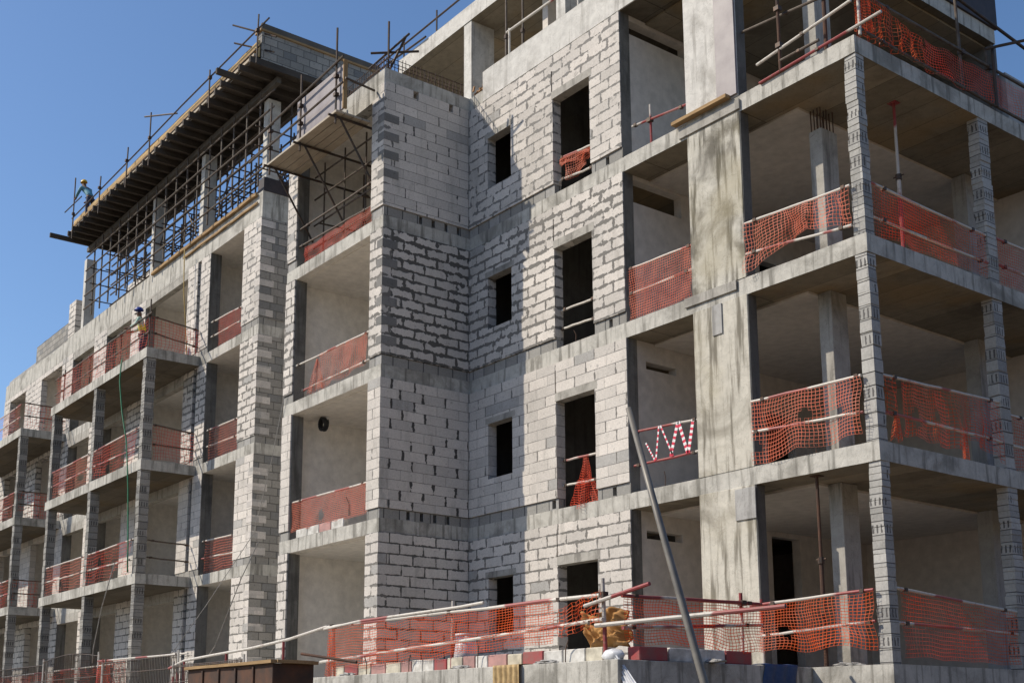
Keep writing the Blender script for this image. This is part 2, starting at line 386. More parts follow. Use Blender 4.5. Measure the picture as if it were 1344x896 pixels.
# ------------------------------------------------------------------ the building
S = [0, 3.4, 6.77, 10.2, 13.73]
T = [3.1, 6.47, 9.9, 13.4]                     # slab soffits above each storey
ST = ['ground', 'first', 'second', 'third']
XI, D = -10.606, -2.364
B = thing('apartment_block', (0,0,0), 'unfinished grey apartment block of bare concrete slabs and pale blockwork', 'building')

# floor slabs of the right wing
for k in (0, 1, 2, 3):
    q = MB(); z1 = S[k]; z0 = z1-.31
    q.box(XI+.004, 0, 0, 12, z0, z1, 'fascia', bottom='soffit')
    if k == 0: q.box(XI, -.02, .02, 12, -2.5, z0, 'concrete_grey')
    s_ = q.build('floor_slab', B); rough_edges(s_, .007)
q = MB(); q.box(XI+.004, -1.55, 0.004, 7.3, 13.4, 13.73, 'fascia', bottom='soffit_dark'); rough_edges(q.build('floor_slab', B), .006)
for k in range(5):                              # projecting bay
    q = MB(); z1 = S[k]; z0 = z1-.31 if k < 4 else 13.4
    q.box(-15.1, XI, D, 6, z0, z1, 'fascia', bottom='plaster_pale')
    if k == 0: q.box(-15.08, XI-.02, D+.02, 6, -2.5, z0, 'concrete_grey')
    rough_edges(q.build('floor_slab', B), .006)
q = MB(); q.box(-15.1, -10.63, D+.002, D+.3, 13.1, 13.398, 'fascia'); rough_edges(q.build('beam', B), .006)
for k in range(5):                              # left wing
    q = MB(); z1 = S[k] if k < 4 else 14.2; z0 = S[k]-.31 if k < 4 else 13.4
    q.box(-36, -19.0, -1.2, 9, z0, z1, 'fascia', bottom='plaster_pale')
    rough_edges(q.build('floor_slab', B), .006)
    q = MB(); z1b = S[k] if k < 4 else 14.1
    q.box(-44.4, -36.003, -1.2, 9, z0, z1b, 'fascia', bottom='plaster'); rough_edges(q.build('floor_slab', B), .006)
# plinth under left wing
MB().box(-44.3, -19.05, -1.15, 9, -2.5, -.33, 'concrete_grey').build('plinth', B)

# front wall of the right wing, storey by storey
WINS = [(-9.86, -9.0, .95, 2.21), (-9.86, -9.0, 4.38, 5.62), (-9.86, -9.0, 7.8, 9.02), (-9.86, -9.0, 11.15, 12.39)]
TALL = [(-7.55, -6.37, 0., 2.25), (-7.55, -6.37, 3.4, 5.64), (-7.55, -6.37, 6.77, 8.96), (-7.55, -6.37, 10.2, 12.37)]
for k in range(4):
    z0, z1 = S[k], T[k]; wn, tw = WINS[k], TALL[k]
    q = MB(); q.wall('y', -.034, .2, XI, -5.45, z0+.222, z1-.016, [wn, tw, (-7.583, -7.549, tw[3]-.01, tw[3]+.66)], 'aac_front_'+ST[k])
    ww = q.build('block_wall', B); rough_edges(ww, .004)
    q = MB(); gaps = [(-8.05+.3*k, -7.93+.3*k, z0+.02, z0+.2), (-5.95, -5.85, z0+.02, z0+.19)]
    q.wall('y', .004, .19, XI, -5.45, z0+.002, z0+.209, [tw]+gaps, 'kicker_block'); q.build('kicker_course', B)
    q = MB(); q.box(-7.58, -6.30, -.037, .19, tw[3]-.002, tw[3]+.17, 'concrete') ; q.build('lintel', B)
    q = MB(); q.box(-9.96, -8.9, -.037, .19, wn[3]-.002, wn[3]+.13, 'concrete'); q.build('lintel', B)
    # side wall of the bay
    q = MB(); q.wall('x', -10.578, -10.8, D, -.05, z0+.222, z1-.003, [] if k < 3 else [(-1.62, -1.47, 13.2, 13.39), (-.62, -.5, 13.2, 13.39)], 'aac_'+ST[k])
    rough_edges(q.build('block_wall', B), .004)
    q = MB(); gp = [(-1.8+.35*j+.13*k, -1.71+.35*j+.13*k, z0+.02, z0+.2) for j in range(4)] if k in (1, 3) else []
    q.wall('x', -10.610, -10.8, D+.02, 0, z0+.002, z0+.209, gp, 'kicker_block'); q.build('kicker_course', B)
    # bay front piers
    for (a, b_) in ((-15.08, -14.62), (-11.1, XI)):
        q = MB(); q.box(a, b_+(.028 if b_ > -11 else 0), D-.03, D+.2, z0+.222, (z1 if k < 3 else 13.1)-.003, 'aac_front_'+ST[k]); rough_edges(q.build('pier', B), .004)
        q = MB(); q.box(a, b_, D+.003, D+.2, z0+.002, z0+.209, 'kicker_block'); q.build('kicker_course', B)
    if k >= 2:                                   # grey blocks bonded into the corner on alternate courses
        zz = z0+.21+.222*(1 if k == 2 else 3)
        while zz < (z1 if k < 3 else 13.0)-.25:
            q = MB(); q.box(-10.83 if k == 3 else -10.80, -10.573, D-.034, -2.0, zz+.01, zz+.205, 'quoin_block'); q.build('quoin_block', B); zz += .444
    q = MB(); q.box(-5.462, -5.436, -.012, .24, z0+.006, z1-.004, 'jamb_shade'); q.build('jamb_shade_plate', B)  # added dark plate, shade of the right-facing reveal put into its colour
    q = MB(); q.box(-2.449, -2.436, .0, .215, z0+.01, z1-.01, 'concrete_dark'); q.build('column_shade_plate', B)  # thin dark plate paints shade onto the column's right side
    q = MB(); q.box(-14.635, -14.60, D+.006, D+.30, z0+.002, z1-.03 if k < 3 else 13.07, 'jamb_shade'); q.build('jamb_shade_plate', B)  # same shade-coloured plate on the bay's left reveal
    # bay left wall + room linings
    q = MB(); q.box(-15.06, -14.86, D+.2, 5.9, z0, z1-.003, 'plaster_pale'); q.build('partition_wall', B)
    q = MB(); q.box(-14.86, -10.82, 3.0, 3.2, z0, z1-.003, 'plaster_pale'); q.build('back_wall', B)
    q = MB(); q.box(-14.858, -10.81, D+.2, 2.99, z1-.028, z1-.004, 'plaster_pale'); q.build('ceiling', B)
    q = MB(); q.box(-10.83, -10.803, D+.2, 2.99, z0, z1-.03, 'plaster_pale'); q.build('partition_wall', B)
    q = MB(); q.box(-10.802, -10.60, .21, 7.19, z0, z1-.005, 'concrete_dark'); q.build('partition_wall', B)  # dark finish puts the gloom behind the windows into the wall colour
    q = MB(); q.box(-8.45, -8.3, .21, 4.19, z0+.002, z1-.005, 'concrete_dark'); q.build('partition_wall', B)  # unseen wall added to keep tall-window light from the small-window room
    # partition behind the wide opening, facing right, with its service hole
    hol = {0: [(.39, 1.36, 2.57, 2.73), (4.0, 4.9, 0, 2.95)], 1: [(.49, 1.32, 5.92, 6.07), (4.0, 4.9, 3.4, 5.6)], 2: [(.24, 1.62, 9.32, 9.80), (4.0, 4.9, 6.77, 9.0)], 3: [(.13, 1.88, 12.98, 13.28)]}[k]
    q = MB(); q.wall('x', -5.45, -5.65, .2, 7.2, z0, z1-.003, hol, 'plaster'); q.build('partition_wall', B)
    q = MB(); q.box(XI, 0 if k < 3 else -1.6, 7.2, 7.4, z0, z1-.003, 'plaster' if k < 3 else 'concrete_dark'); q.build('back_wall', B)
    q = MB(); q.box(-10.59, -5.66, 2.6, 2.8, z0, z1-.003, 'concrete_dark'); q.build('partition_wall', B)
    q = MB(); q.box(-5.44, -1.72, .72, 7.19, z1-.05, z1-.004, 'plaster' if k < 3 else 'soffit'); rough_edges(q.build('ceiling', B), .008, 1.)
    # wide concrete column at the front
    q = MB(); q.box(-3.72, -2.45, -.012, .21, z0+.002, z1-.002, {2: 'concrete_wet', 3: 'concrete_holes'}.get(k, 'concrete_column')); rough_edges(q.build('wide_column', B, bevel=.006), .005)
    # inner columns
    top = z1-.42 if k == 2 else z1-.01
    q = MB(); q.box(-1.72, -1.45, .98, 1.42, z0+.002, top, 'concrete'); rough_edges(q.build('column', B, bevel=.008), .004)
    if k == 2:
        q = MB()
        for i in range(4):
            for j in range(3): q.tube([(-1.69+.07*i, 1.02+.17*j, top-.02), (-1.69+.07*i+R.uniform(-.01,.01), 1.02+.17*j, z1)], .011, 'rebar', 6)
        q.build('column_rebar', B)
    if k < 3: q = MB(); q.box(-1.74, -1.44, 5.5, 6.1, z0+.002, z1-.01, 'concrete_grey'); q.build('column', B)
    if k < 3:
        for (x0, x1, y0, y1) in ((-.235, -.012, .012, .235), (-.225, -.012, 3.6, 3.9), (-.225, -.012, 7.4, 7.7)):
            q = MB(); post_mesh(q, x0, x1, y0, y1, z0+.002, z1-.002, 'post_block', R); q.build('corner_post', B)
        q = MB(); q.box(-1.75, -1.5, 8.4, 9.0, z0+.002, z1-.01, 'grey_block'); q.build('pier', B)
# parapet on the right wing and set-back top storey
q = MB(); q.box(-10.05, -5.45, -.03, .2, 13.402, 14.16, 'concrete_pale'); q.box(-5.45, -2.45, -.028, .2, 13.404, 14.14, 'concrete_pale'); rough_edges(q.build('parapet', B), .006)
q = MB(); q.box(-15.3, -1.0, 1.0, 7.3, 16.83, 17.28, 'concrete_pale', bottom='soffit'); rough_edges(q.build('floor_slab', B), .008)
for x in (-12.24, -8.6, -5.0): q = MB(); q.box(x, x+.32, 1.02, 1.75, 13.73, 16.828, 'concrete_pale'); q.build('column', B)
q = MB(); q.box(-10.6, -1.6, 3.6, 3.8, 13.73, 16.82, 'plaster'); q.build('back_wall', B)
q = MB(); q.box(-9.9, -9.7, 1.7, 3.6, 13.73, 16.82, 'plaster'); q.build('partition_wall', B)
# raised edge form on the top slab at the right, parapet further back
q = MB(); q.box(-1.56, -1.50, 2.0, 7.35, 13.735, 14.62, 'ply_dark'); q.box(-1.58, -1.44, 2.0, 7.42, 14.62, 14.70, 'rust'); q.build('edge_form', B)
q = MB(); q.box(-1.75, -1.5, 7.5, 12, 10.202, 12.8, 'concrete_grey'); q.build('parapet', B)

# left wing: front wall, openings, side wall
OPN = [(-22.42, -20.11), (-27.67, -24.1), (-31.4, -28.95), (-35.1, -32.72)]
for k in range(4):
    z0, z1 = S[k], T[k]
    hs = [(a, b_, z0+.2, z1 + (.01 if i == 0 or k < 3 else -.08)) for i, (a, b_) in enumerate(OPN)] + [(-23.36, -23.1, z0, z1+.1)]
    cuts = sorted(hs); x_ = -35.95
    for (a, b_, c_, d_) in cuts + [(-19.0, 0, 0, 0)]:
        q = MB(); q.box(x_, a, -1.218, -.98, z0+.20, z1-.003, 'aac_front_'+ST[k]); rough_edges(q.build('pier', B), .004); x_ = b_
    if k == 3:
        for (a, b_, c_, d_) in cuts:
            if d_ < z1: q = MB(); q.box(a, b_, -1.214, -.99, d_, z1-.004, 'concrete'); q.build('lintel', B)
    x_ = -35.95
    for a, b_ in sorted(OPN) + [(-19.0, 0)]:
        q = MB(); q.box(x_, a, -1.197, -.98, z0+.002, z0+.199, 'kicker_block'); q.build('kicker_course', B); x_ = b_
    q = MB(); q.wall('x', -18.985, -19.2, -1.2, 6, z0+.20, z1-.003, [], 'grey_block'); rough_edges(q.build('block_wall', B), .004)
    q = MB(); q.wall('x', -19.01, -19.2, -1.18, 6, z0+.002, z0+.199, [], 'kicker_block'); q.build('kicker_course', B)
    zz = z0+.24
    while zz < z1-.22:
        q = MB(); q.box(-19.3, -18.975, -1.226, -.78, zz+.008, zz+.208, 'quoin_pale'); q.build('quoin_block', B); zz += .444
    for (a, b_) in OPN:
        q = MB(); q.box(a-.02, a+.014, -1.20, -.86, z0+.004, z1-.006, 'jamb_shade'); q.build('jamb_shade_plate', B)  # dark plate over each left reveal, shade painted as colour
        if a < -24: q = MB(); q.box(a, b_, -1.21, -1.0, z1-.32, z1-.004, 'concrete'); q.build('beam', B)
    q = MB(); q.box(-36, -19.21, 3.5, 3.7, z0, z1-.003, 'plaster_pale'); q.build('back_wall', B)
    for x in (-23.3, -28.3, -32.1, -35.9):
        q = MB(); q.box(x-.1, x+.1, -.97, 3.49, z0, z1-.003, 'plaster_pale'); q.build('partition_wall', B)
    # far left part
    hs = [(-39.0, -36.4, z0+.2, z1-.2), (-43.5, -41.2, z0+.2, z1-.2)]
    q = MB(); q.wall('y', -1.218, -.98, -44.4, -36.0, z0+.002, z1-.003, hs, 'aac_front_'+ST[k]); rough_edges(q.build('block_wall', B), .004)
    q = MB(); q.box(-44.4, -36.0, 3.5, 3.7, z0, z1-.003, 'plaster_pale'); q.build('back_wall', B)
    for x in (-39.6, -44.3): q = MB(); q.box(x-.1, x+.1, -.97, 3.49, z0, z1-.003, 'plaster_pale'); q.build('partition_wall', B)
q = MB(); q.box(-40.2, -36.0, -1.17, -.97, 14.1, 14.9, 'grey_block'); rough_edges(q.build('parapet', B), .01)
q = MB(); q.box(-44.3, -40.2, -1.1, -.9, 14.1, 14.32, 'concrete_grey'); rough_edges(q.build('parapet', B), .015)
q = MB(); q.box(-36.0, -35.2, -1.21, -.95, 14.2, 15.6, 'aac_front_third'); q.build('pier', B)
q = MB(); q.box(-36.0, -31.0, 4.6, 4.8, 14.2, 16.4, 'aac_third'); q.build('back_wall', B)
q = MB(); q.box(-35.4, -32.7, .9, 1.1, 14.2, 16.7, 'aac_front_second'); q.build('back_wall', B)
for x in (-34.75, -27.72, -23.65, -18.95-.32):    # raw columns standing on the left wing's roof slab
    q = MB(); q.box(x, x+.27, -1.12, -.72, 14.2, 17.09, 'concrete_pale'); q.build('column', B)
q = MB(); q.box(-19.35, -18.98, -1.19, 1.2, 14.2, 14.62, 'ply_dark'); q.build('edge_form', B)
# balconies with block posts
for (xa, xb, pst) in ((-31.9, -22.95, (-23.25, -27.5, -31.75)), (-44.2, -35.5, (-35.8, -40.0, -44.1))):
    for k in (1, 2, 3):
        bp = bpy.data.objects.new('balcony', None); COL.objects.link(bp); bp.parent = B; bp.location = (0,0,0)
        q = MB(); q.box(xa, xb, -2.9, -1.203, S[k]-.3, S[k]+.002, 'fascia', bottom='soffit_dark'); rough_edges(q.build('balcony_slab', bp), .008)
        for x in pst:
            q = MB(); post_mesh(q, x, x+.26, -2.88, -2.58, S[k-1]+.003, S[k]-.302, 'post_grey', R); q.build('post', bp)
    # lintels in front of the recess below each balcony are the slab edges of the wing itself

# ------------------------------------------------------------------ safety barriers
def clampbox(mb, p, s=.05): mb.box(p[0]-s, p[0]+s, p[1]-s, p[1]+s, p[2]-s*.8, p[2]+s*.8, 'clamp')
BN = [0]
def barrier(label, A, Bp, z0, tops=None, mids=None, net=None, posts=(), mat='net_orange', tube='rail_paint', r=.024, group='orange net safety barriers along the open floor edges', cell=.064, extra=None, ptube=None):
    """rails from A to Bp (xy), heights over z0; net = list of dicts"""
    BN[0] += 1; sd_ = BN[0]*17; rr = random.Random(sd_)
    ax, ay = A; bx, by = Bp; L = math.hypot(bx-ax, by-ay); dx, dy = (bx-ax)/L, (by-ay)/L; nx_, ny_ = dy, -dx
    t = thing('safety_barrier', ((ax+bx)/2, (ay+by)/2, z0), label, 'safety barrier', group)
    tp = tops or (1.05, 1.05); md = mids
    def at(s, off, z): return (ax+dx*L*s+nx_*off, ay+dy*L*s+ny_*off, z0+z)
    for hh in (tp, md):
        if hh is None or hh is False: continue
        e0 = hh[2] if len(hh) > 2 else .0; e1 = hh[3] if len(hh) > 3 else .0
        q = MB(); n_ = 7
        q.tube([at(-e0/L + (1+(e0+e1)/L)*i/(n_-1), rr.uniform(-.006,.006), hh[0]+(hh[1]-hh[0])*i/(n_-1)+rr.uniform(-.008,.008)) for i in range(n_)], r, tube)
        for c in (.08, .92):
            clampbox(q, at(c+rr.uniform(-.05,.05), .0, hh[0]+(hh[1]-hh[0])*c), .035)
        q.build('rail', t, smooth=False)
    for s_, h_ in posts:
        q = MB(); q.tube([at(s_, -.045, 0), at(s_+rr.uniform(-.01,.01), -.045, h_)], r, ptube or tube)
        clampbox(q, at(s_, -.02, tp[0]+(tp[1]-tp[0])*s_), .05); q.build('post', t)
    for nd in (net or []):
        s0, s1 = nd.get('s', (0, 1)); tz = nd.get('top', None); bz = nd.get('bot', (.03, .03)); fold = nd.get('fold', .03); ph = rr.random()*6
        sag = nd.get('sag', .02); wav = nd.get('wav', .03)
        def fn(a, c, s0=s0, s1=s1, tz=tz, bz=bz, fold=fold, ph=ph, sag=sag, wav=wav):
            s = s0+(s1-s0)*a
            zt = (tz[0]+(tz[1]-tz[0])*a) if tz else tp[0]+(tp[1]-tp[0])*s - .01
            zb = bz[0]+(bz[1]-bz[0])*a + wav*mnoise.noise(Vector((a*L*1.6, sd_, 0)))
            zt -= sag*abs(math.sin(a*math.pi*max(1, round(L/1.1))))
            if fold > .015: zb += .09*max(0, mnoise.noise(Vector((a*L*.9+3, sd_+2, 1)))); zt -= .07*max(0, mnoise.noise(Vector((a*L*1.3, sd_+8, 2))))
            off = .03 + 1.35*fold*(math.sin(a*L*(5.2)+ph)*.6 + 1.3*mnoise.noise(Vector((a*L*2.2, c*2.+ph, sd_))))*(.35+.65*(1-c))
            sx = s + (.16/L)*mnoise.noise(Vector((a*L*1.1, .6*c, sd_+9)))*math.sin(math.pi*a) + (.06/L)*mnoise.noise(Vector((a*5, c*3, sd_+5)))
            return at(sx, off, zb+(zt-zb)*c)
        net_mesh('net', t, fn, L*(s1-s0), nd.get('h', 1.0), cell, nd.get('th', .0135), nd.get('mat', mat), nd.get('tears', 0), sd_)
    for cn in (extra or []):       # gathered hanging bundles: (s, ztop, zbot, rtop, rbot)
        s_, za, zb, ra, rb = cn
        def fb(a, c, s_=s_, za=za, zb=zb, ra=ra, rb=rb):
            th = a*2*math.pi; rad = rb+(ra-rb)*c; rad *= 1+.25*math.sin(th*5+c*3)
            return at(s_+math.cos(th)*rad/L, math.sin(th)*rad*.5, zb+(za-zb)*c + .05*math.sin(th*3)*(1-c))
        net_mesh('net', t, fb, 3.*max(ra, rb), abs(za-zb), cell*.8, .0125, mat, 2, sd_+3)
    return t

# right wing, front edge between wide column and corner post
barrier('torn orange net and pipe rails beside the corner post, front edge, first floor up', (-2.42,-.05), (-.22,-.05), 3.4, (1.11,1.07), (.58,.48), [dict(bot=(.02,.12), fold=.05, tears=3, wav=.1)], mat='net_faded')
barrier('orange net drooping open at its lower right, front edge by corner post, second floor up', (-2.40,-.05), (-.22,-.05), 6.77, (.95,.86), (.40,.18), [dict(bot=(.02,.42), fold=.05, wav=.12, s=(0,.62), h=.8), dict(s=(.60,1), bot=(.42,.15), fold=.03, h=.6)], mat='net_faded')
barrier('ground floor orange net with white and red pipes between wide column and corner post', (-2.42,-.06), (-.22,-.06), 0, (1.05,1.12,.2,.0), (.54,.64,.0,.0), [dict(bot=(.30,.22), fold=.04, tears=2, wav=.12)], tube='rail_red', posts=((.0,1.15),), mat='net_orange')
# right-hand side, corner post to second post
barrier('bright orange net on shaded side edge just right of corner post, second floor up', (0.0-.05,.26), (-.05,3.6), 6.77, (.93,.86), (.36,.34), [dict(bot=(.03,.03), fold=.03, s=(0,.97))], r=.022)
barrier('ragged orange net with large holes on the shaded side edge, first floor up', (-.05,.26), (-.05,3.6), 3.4, (1.09,1.18), (.50,.48), [dict(s=(.0,.09), bot=(.45,.4), h=.6, fold=.02), dict(s=(.14,.62), bot=(.22,.10), fold=.06, tears=3, wav=.15), dict(s=(.62,.99), bot=(.5,.1), fold=.05, wav=.2, mat='net_red')], extra=[(.09,.48,.1,.05,.13),(.66,.55,.0,.04,.08)])
barrier('ground floor orange net sloping on the shaded side between corner post and next post', (-.05,.26), (-.05,3.6), 0, (1.15,.96), (.62,.60), [dict(bot=(.1,.08), fold=.02, s=(0.02,.98))])
barrier('short net barrier beyond the second side post, second floor up at frame edge', (-.05,3.92), (-.05,7.4), 6.77, (.9,.9), (.4,.4), [dict(bot=(.03,.03), fold=.03)], mat='net_red')
barrier('short net barrier beyond the second side post, first floor up at frame edge', (-.05,3.92), (-.05,7.4), 3.4, (1.0,1.0), (.45,.45), [dict(bot=(.03,.03), fold=.03)], mat='net_red')
barrier('top terrace orange net on tube rails running along the right-hand slab edge', (0.02,.05), (.02,7.4), 10.2, (.82,.82,.3,2.0), (.13,.05), [dict(s=(.0,.26), top=(.95,.55), bot=(.02,.1), fold=.06, h=.6, wav=.1), dict(s=(.26,.98), top=(.62,.78), bot=(.05,.1), fold=.04, mat='net_red', h=.7)], tube='scaffold_tube', r=.028, posts=((.43,2.6),(.55,1.2)), extra=[(.03,1.1,.15,.12,.2)])
# wide opening between the block wall and the wide column
barrier('taut dusty red net with two pipes across opening left of wide column, second floor up', (-5.40,.06), (-3.75,.06), 6.77, (1.08,1.04), (.57,.57), [dict(bot=(.03,.03), fold=.01, sag=.0)], mat='net_faded', cell=.05)
tb = barrier('pipe rails wound with red and white warning tape left of the wide column', (-5.40,.06), (-3.75,.06), 3.4, (1.18,1.10), (.52,.51), None, tube='rail_red')
q = MB()
zig = [(-4.72,4.55),(-4.86,3.95),(-4.46,3.93+.02),(-4.30,4.53),(-4.12,3.95),(-3.98,3.93),(-3.86,4.51)]
for (a, b_) in (((-4.70,4.56),(-4.80,3.93)), ((-4.66,4.56),(-4.36,3.93)), ((-4.22,4.54),(-4.42,3.93)), ((-4.2,4.54),(-4.0,3.92)), ((-3.84,4.52),(-3.98,3.92)), ((-5.05,4.3),(-4.82,3.92))):
    n_ = 12; wd = .035 if a[0] > -4.3 else .018
    for i in range(n_):
        p = [a[0]+(b_[0]-a[0])*(i+e)/n_ for e in (0,1)]; z_ = [a[1]+(b_[1]-a[1])*(i+e)/n_ for e in (0,1)]
        q.obox((p[0], .03, z_[0]), (p[1], .03, z_[1]), .004, wd*2, 'tape_red' if i % 2 else 'tape_white', (1,0,0))
q.build('warning_tape', tb, fixn=False)
barrier('bare red and white tube guard rail with upright in the opening by the pale column', (-5.35,.1), (-3.76,.1), 10.2, (.62,.44,-.08,0), None, None, tube='rail_red', posts=((.35,.9),), group='bare tube guard rails')
# tall window openings
barrier('small crumpled pink net hung between two rails in topmost tall window opening', (-7.52,.12), (-6.42,.12), 10.2, (.82,.72), (.32,.22), [dict(s=(.05,.95), top=(.78,.74), bot=(.62,.5), fold=.08, h=.3, wav=.1), dict(s=(.25,.8), top=(.7,.7), bot=(.22,.3), fold=.08, h=.4, wav=.15)], mat='net_faded', cell=.045)
barrier('two bare pipes and no net in tall window opening, second floor up', (-7.52,.12), (-6.42,.12), 6.77, (.84,.82), (.44,.39), None, group='bare tube guard rails')
barrier('gathered orange net hanging like a skirt in tall window opening, first floor up', (-7.52,.12), (-6.42,.12), 3.4, (1.0,.98), (.48,.46), None, extra=[(.62,.98,.42,.06,.16),(.62,.5,-.06,.2,.36)], mat='net_red')
# bay
barrier('red net and scaffold rails in the open front of the bay, third floor up', (-14.6,-2.3), (-11.12,-2.3), 10.2, (.55,.42), (1.0,1.0), [dict(s=(.1,1), top=(.42,.42), bot=(.03,.03), fold=.05, h=.5)], mat='net_red', tube='scaffold_tube')
barrier('orange net hanging loose halfway along rail in the bay, second floor up', (-14.6,-2.3), (-11.12,-2.3), 6.77, (.92,.90), (.22,.25,-.4,0), [dict(s=(.36,.96), bot=(.06,.18), fold=.05, sag=.0, wav=.08)], mat='net_faded', extra=[(.30,.84,.02,.03,.3)])
barrier('full width dusty red net in the bay opening, first floor up', (-14.6,-2.3), (-11.12,-2.3), 3.4, (.90,.86), None, [dict(bot=(.16,.16), fold=.02, tears=1)], mat='net_faded')
# left wing, opening next to the corner
for z_, lab in ((10.2, 'red net below two loose pipes in topmost opening next to left wing corner'), (6.77, 'dusty red net in opening next to left wing corner, second floor up'), (3.4, 'dusty red net in opening next to left wing corner, first floor up')):
    barrier(lab, (-22.4,-1.12), (-20.13,-1.12), z_, (.96,.88) if z_ > 7 else (1.0,.96), (.5,.45), [dict(bot=(.03,.03), fold=.03, s=(.28 if z_ > 10 else .12, 1), mat='net_red' if z_ > 10 else 'net_faded')], mat='net_faded', cell=.085)
# balconies
barrier('topmost balcony front orange net tied to long tube rails', (-31.8,-2.84), (-23.0,-2.84), 10.2, (1.0,1.05,0,.2), (.45,.5), [dict(bot=(.03,.03), fold=.05, wav=.1, s=(.04,.5), mat='net_red'), dict(s=(.5,1), top=(1.0,.95), bot=(.02,.02), fold=.06, mat='net_red')], posts=((.1,1.2),(.4,1.1),(.72,1.2),(.99,1.55)), cell=.105, tube='scaffold_tube')
barrier('topmost balcony end orange net facing the camera', (-23.02,-2.78), (-23.02,-1.25), 10.2, (1.0,.85), (.5,.3), [dict(bot=(.02,.02), fold=.05, mat='net_red')], cell=.10, tube='scaffold_tube')
for z_, fl in ((6.77, 'middle'), (3.4, 'lowest')):
    barrier('%s balcony front net between the left and middle block posts' % fl, (-31.45,-2.84), (-27.55,-2.84), z_, (1.0,1.0), (.5,.5), [dict(bot=(.03,.03), fold=.05, s=(.03,1), tears=2)], mat='net_faded', cell=.105)
    barrier('%s balcony front net between the middle and right block posts' % fl, (-27.2,-2.84), (-23.3,-2.84), z_, (1.0,1.05), (.5,.45), [dict(bot=(.03,.03), fold=.07, tears=4, wav=.1, s=(0,.96))], mat='net_red', cell=.105)
barrier('middle balcony end orange net right of the right block post', (-23.02,-2.55), (-23.02,-1.25), 6.77, (1.1,1.0), (.5,.5), [dict(bot=(.03,.03), fold=.03)], mat='net_red', cell=.10, tube='scaffold_tube')
barrier('lowest balcony end with two dark rails and no net', (-23.02,-2.55), (-23.02,-1.25), 3.4, (1.0,.95), (.5,.45), None, tube='scaffold_tube', group='bare tube guard rails')
for z_, fl in ((10.2, 'topmost'), (6.77, 'middle'), (3.4, 'lowest')):
    barrier('%s far left balcony front net at the left picture edge' % fl, (-43.0,-2.84), (-35.85,-2.84), z_, (1.0,1.0), (.5,.5), [dict(bot=(.03,.03), fold=.05)], mat='net_red', cell=.12)
    barrier('%s far left balcony end net beside the nearer balcony' % fl, (-35.55,-2.8), (-35.55,-1.25), z_, (1.0,1.0), (.5,.5), [dict(bot=(.03,.03), fold=.05, s=(0,1) if z_ > 4 else (.0,.6))], mat='net_red', cell=.12, tube='scaffold_tube')
# terrace edge
barrier('long orange net along the terrace front on bent white pipes', (-9.7,-4.0), (-1.95,-4.0), 0, (.97,.94,.15,.0), (.30,.58,.35,.0), [dict(bot=(.12,.30), fold=.03, s=(.0,.86), wav=.06), dict(s=(.86,1), top=(.78,1.02), bot=(.35,.5), fold=.05, h=.5)], tube='rail_paint', r=.03, posts=((.01,1.0),(.515,1.15),(1.0,1.18)), ptube='rail_red', extra=[(.01,.85,-.02,.08,.16)])
barrier('orange net returning along the terrace right side to the wide column', (-1.6,-3.95), (-1.6,-1.0), 0, (.90,.95,.0,.0), (.45,.62), [dict(bot=(.25,.15), fold=.05, wav=.1, tears=1)], tube='rail_red', r=.028, posts=((.86,1.1),))
# loose pipes at the terrace corner
q = MB(); q.tube([(-2.3,-4.03,.80), (-1.0,-4.0,1.01)], .03, 'rail_red'); tag(q.build('scaffold_tube'), 'short red and white tube slanting up past the terrace corner post', 'tube')
q = MB(); q.tube([(-2.05,-4.06,.50), (.65,-3.2,.62)], .032, 'rail_paint'); q.tube([(.63,-3.206,.619), (.66,-3.196,.621)], .022, 'black_pipe'); tag(q.build('scaffold_tube'), 'white tube poking out level beyond terrace corner across the leaning pole', 'tube')
q = MB(); q.tube([(-9.9,-4.02,.93), (-8.6,-4.02,1.0), (-5.4,-4.03,1.02), (-4.7,-4.05,1.04)], .026, 'rail_paint'); tag(q.build('scaffold_tube'), 'white tube lashed above the terrace net at its left half', 'tube')
q = MB(); q.tube([(-9.8,-4.0,.98), (-11.35,-4.0,.82), (-13.06,-4.0,.72), (-14.98,-4.0,.66), (-16.6,-4.0,.60), (-17.5,-4.0,.45)], .032, 'rail_paint')
for x, h_ in ((-11.6,.8), (-14.3,.68), (-16.6,.6)): q.tube([(x,-4.0,0), (x,-4.0,h_)], .028, 'rail_red')
tag(q.build('handrail'), 'bent white pipe handrail running left from the terrace net', 'handrail')

# painted kerb stones on the terrace edge
xs = -9.5; i = 0; cyc = ['cream_paint','red_paint','cream_paint','pink_paint','cream_paint','pink_paint','white_paint','white_paint','red_paint','cream_paint','pink_paint','white_paint','pink_paint','cream_paint','red_paint','white_paint','white_paint']
kn = {'cream_paint':'cream','red_paint':'dark red','pink_paint':'faded pink','white_paint':'white'}
while xs < -2.2:
    L_ = R.choice((.38,.45,.5,.34)); c = cyc[i % len(cyc)]
    q = MB(); q.box(xs, xs+L_-.02, -3.98, -3.72, 0.002, .2+R.uniform(-.015,.015), c)
    tag(q.build('kerb_stone', bevel=.012), '%s painted kerb stone standing in the row on the terrace front edge' % kn[c], 'kerb stone', 'painted kerb stones in a row on the terrace front edge, %s' % kn[c])
    xs += L_; i += 1
for j, (y, c) in enumerate(((-3.7,'red_paint'),(-3.1,'white_paint'),(-2.5,'white_paint'),(-1.9,'red_paint'))):
    q = MB(); q.box(-1.78, -1.53, y, y+.56, .002, .2, c); tag(q.build('kerb_stone', bevel=.012), '%s kerb stone in shade along the terrace right side' % kn[c], 'kerb stone', 'kerb stones in shade along the terrace right side, %s' % kn[c])

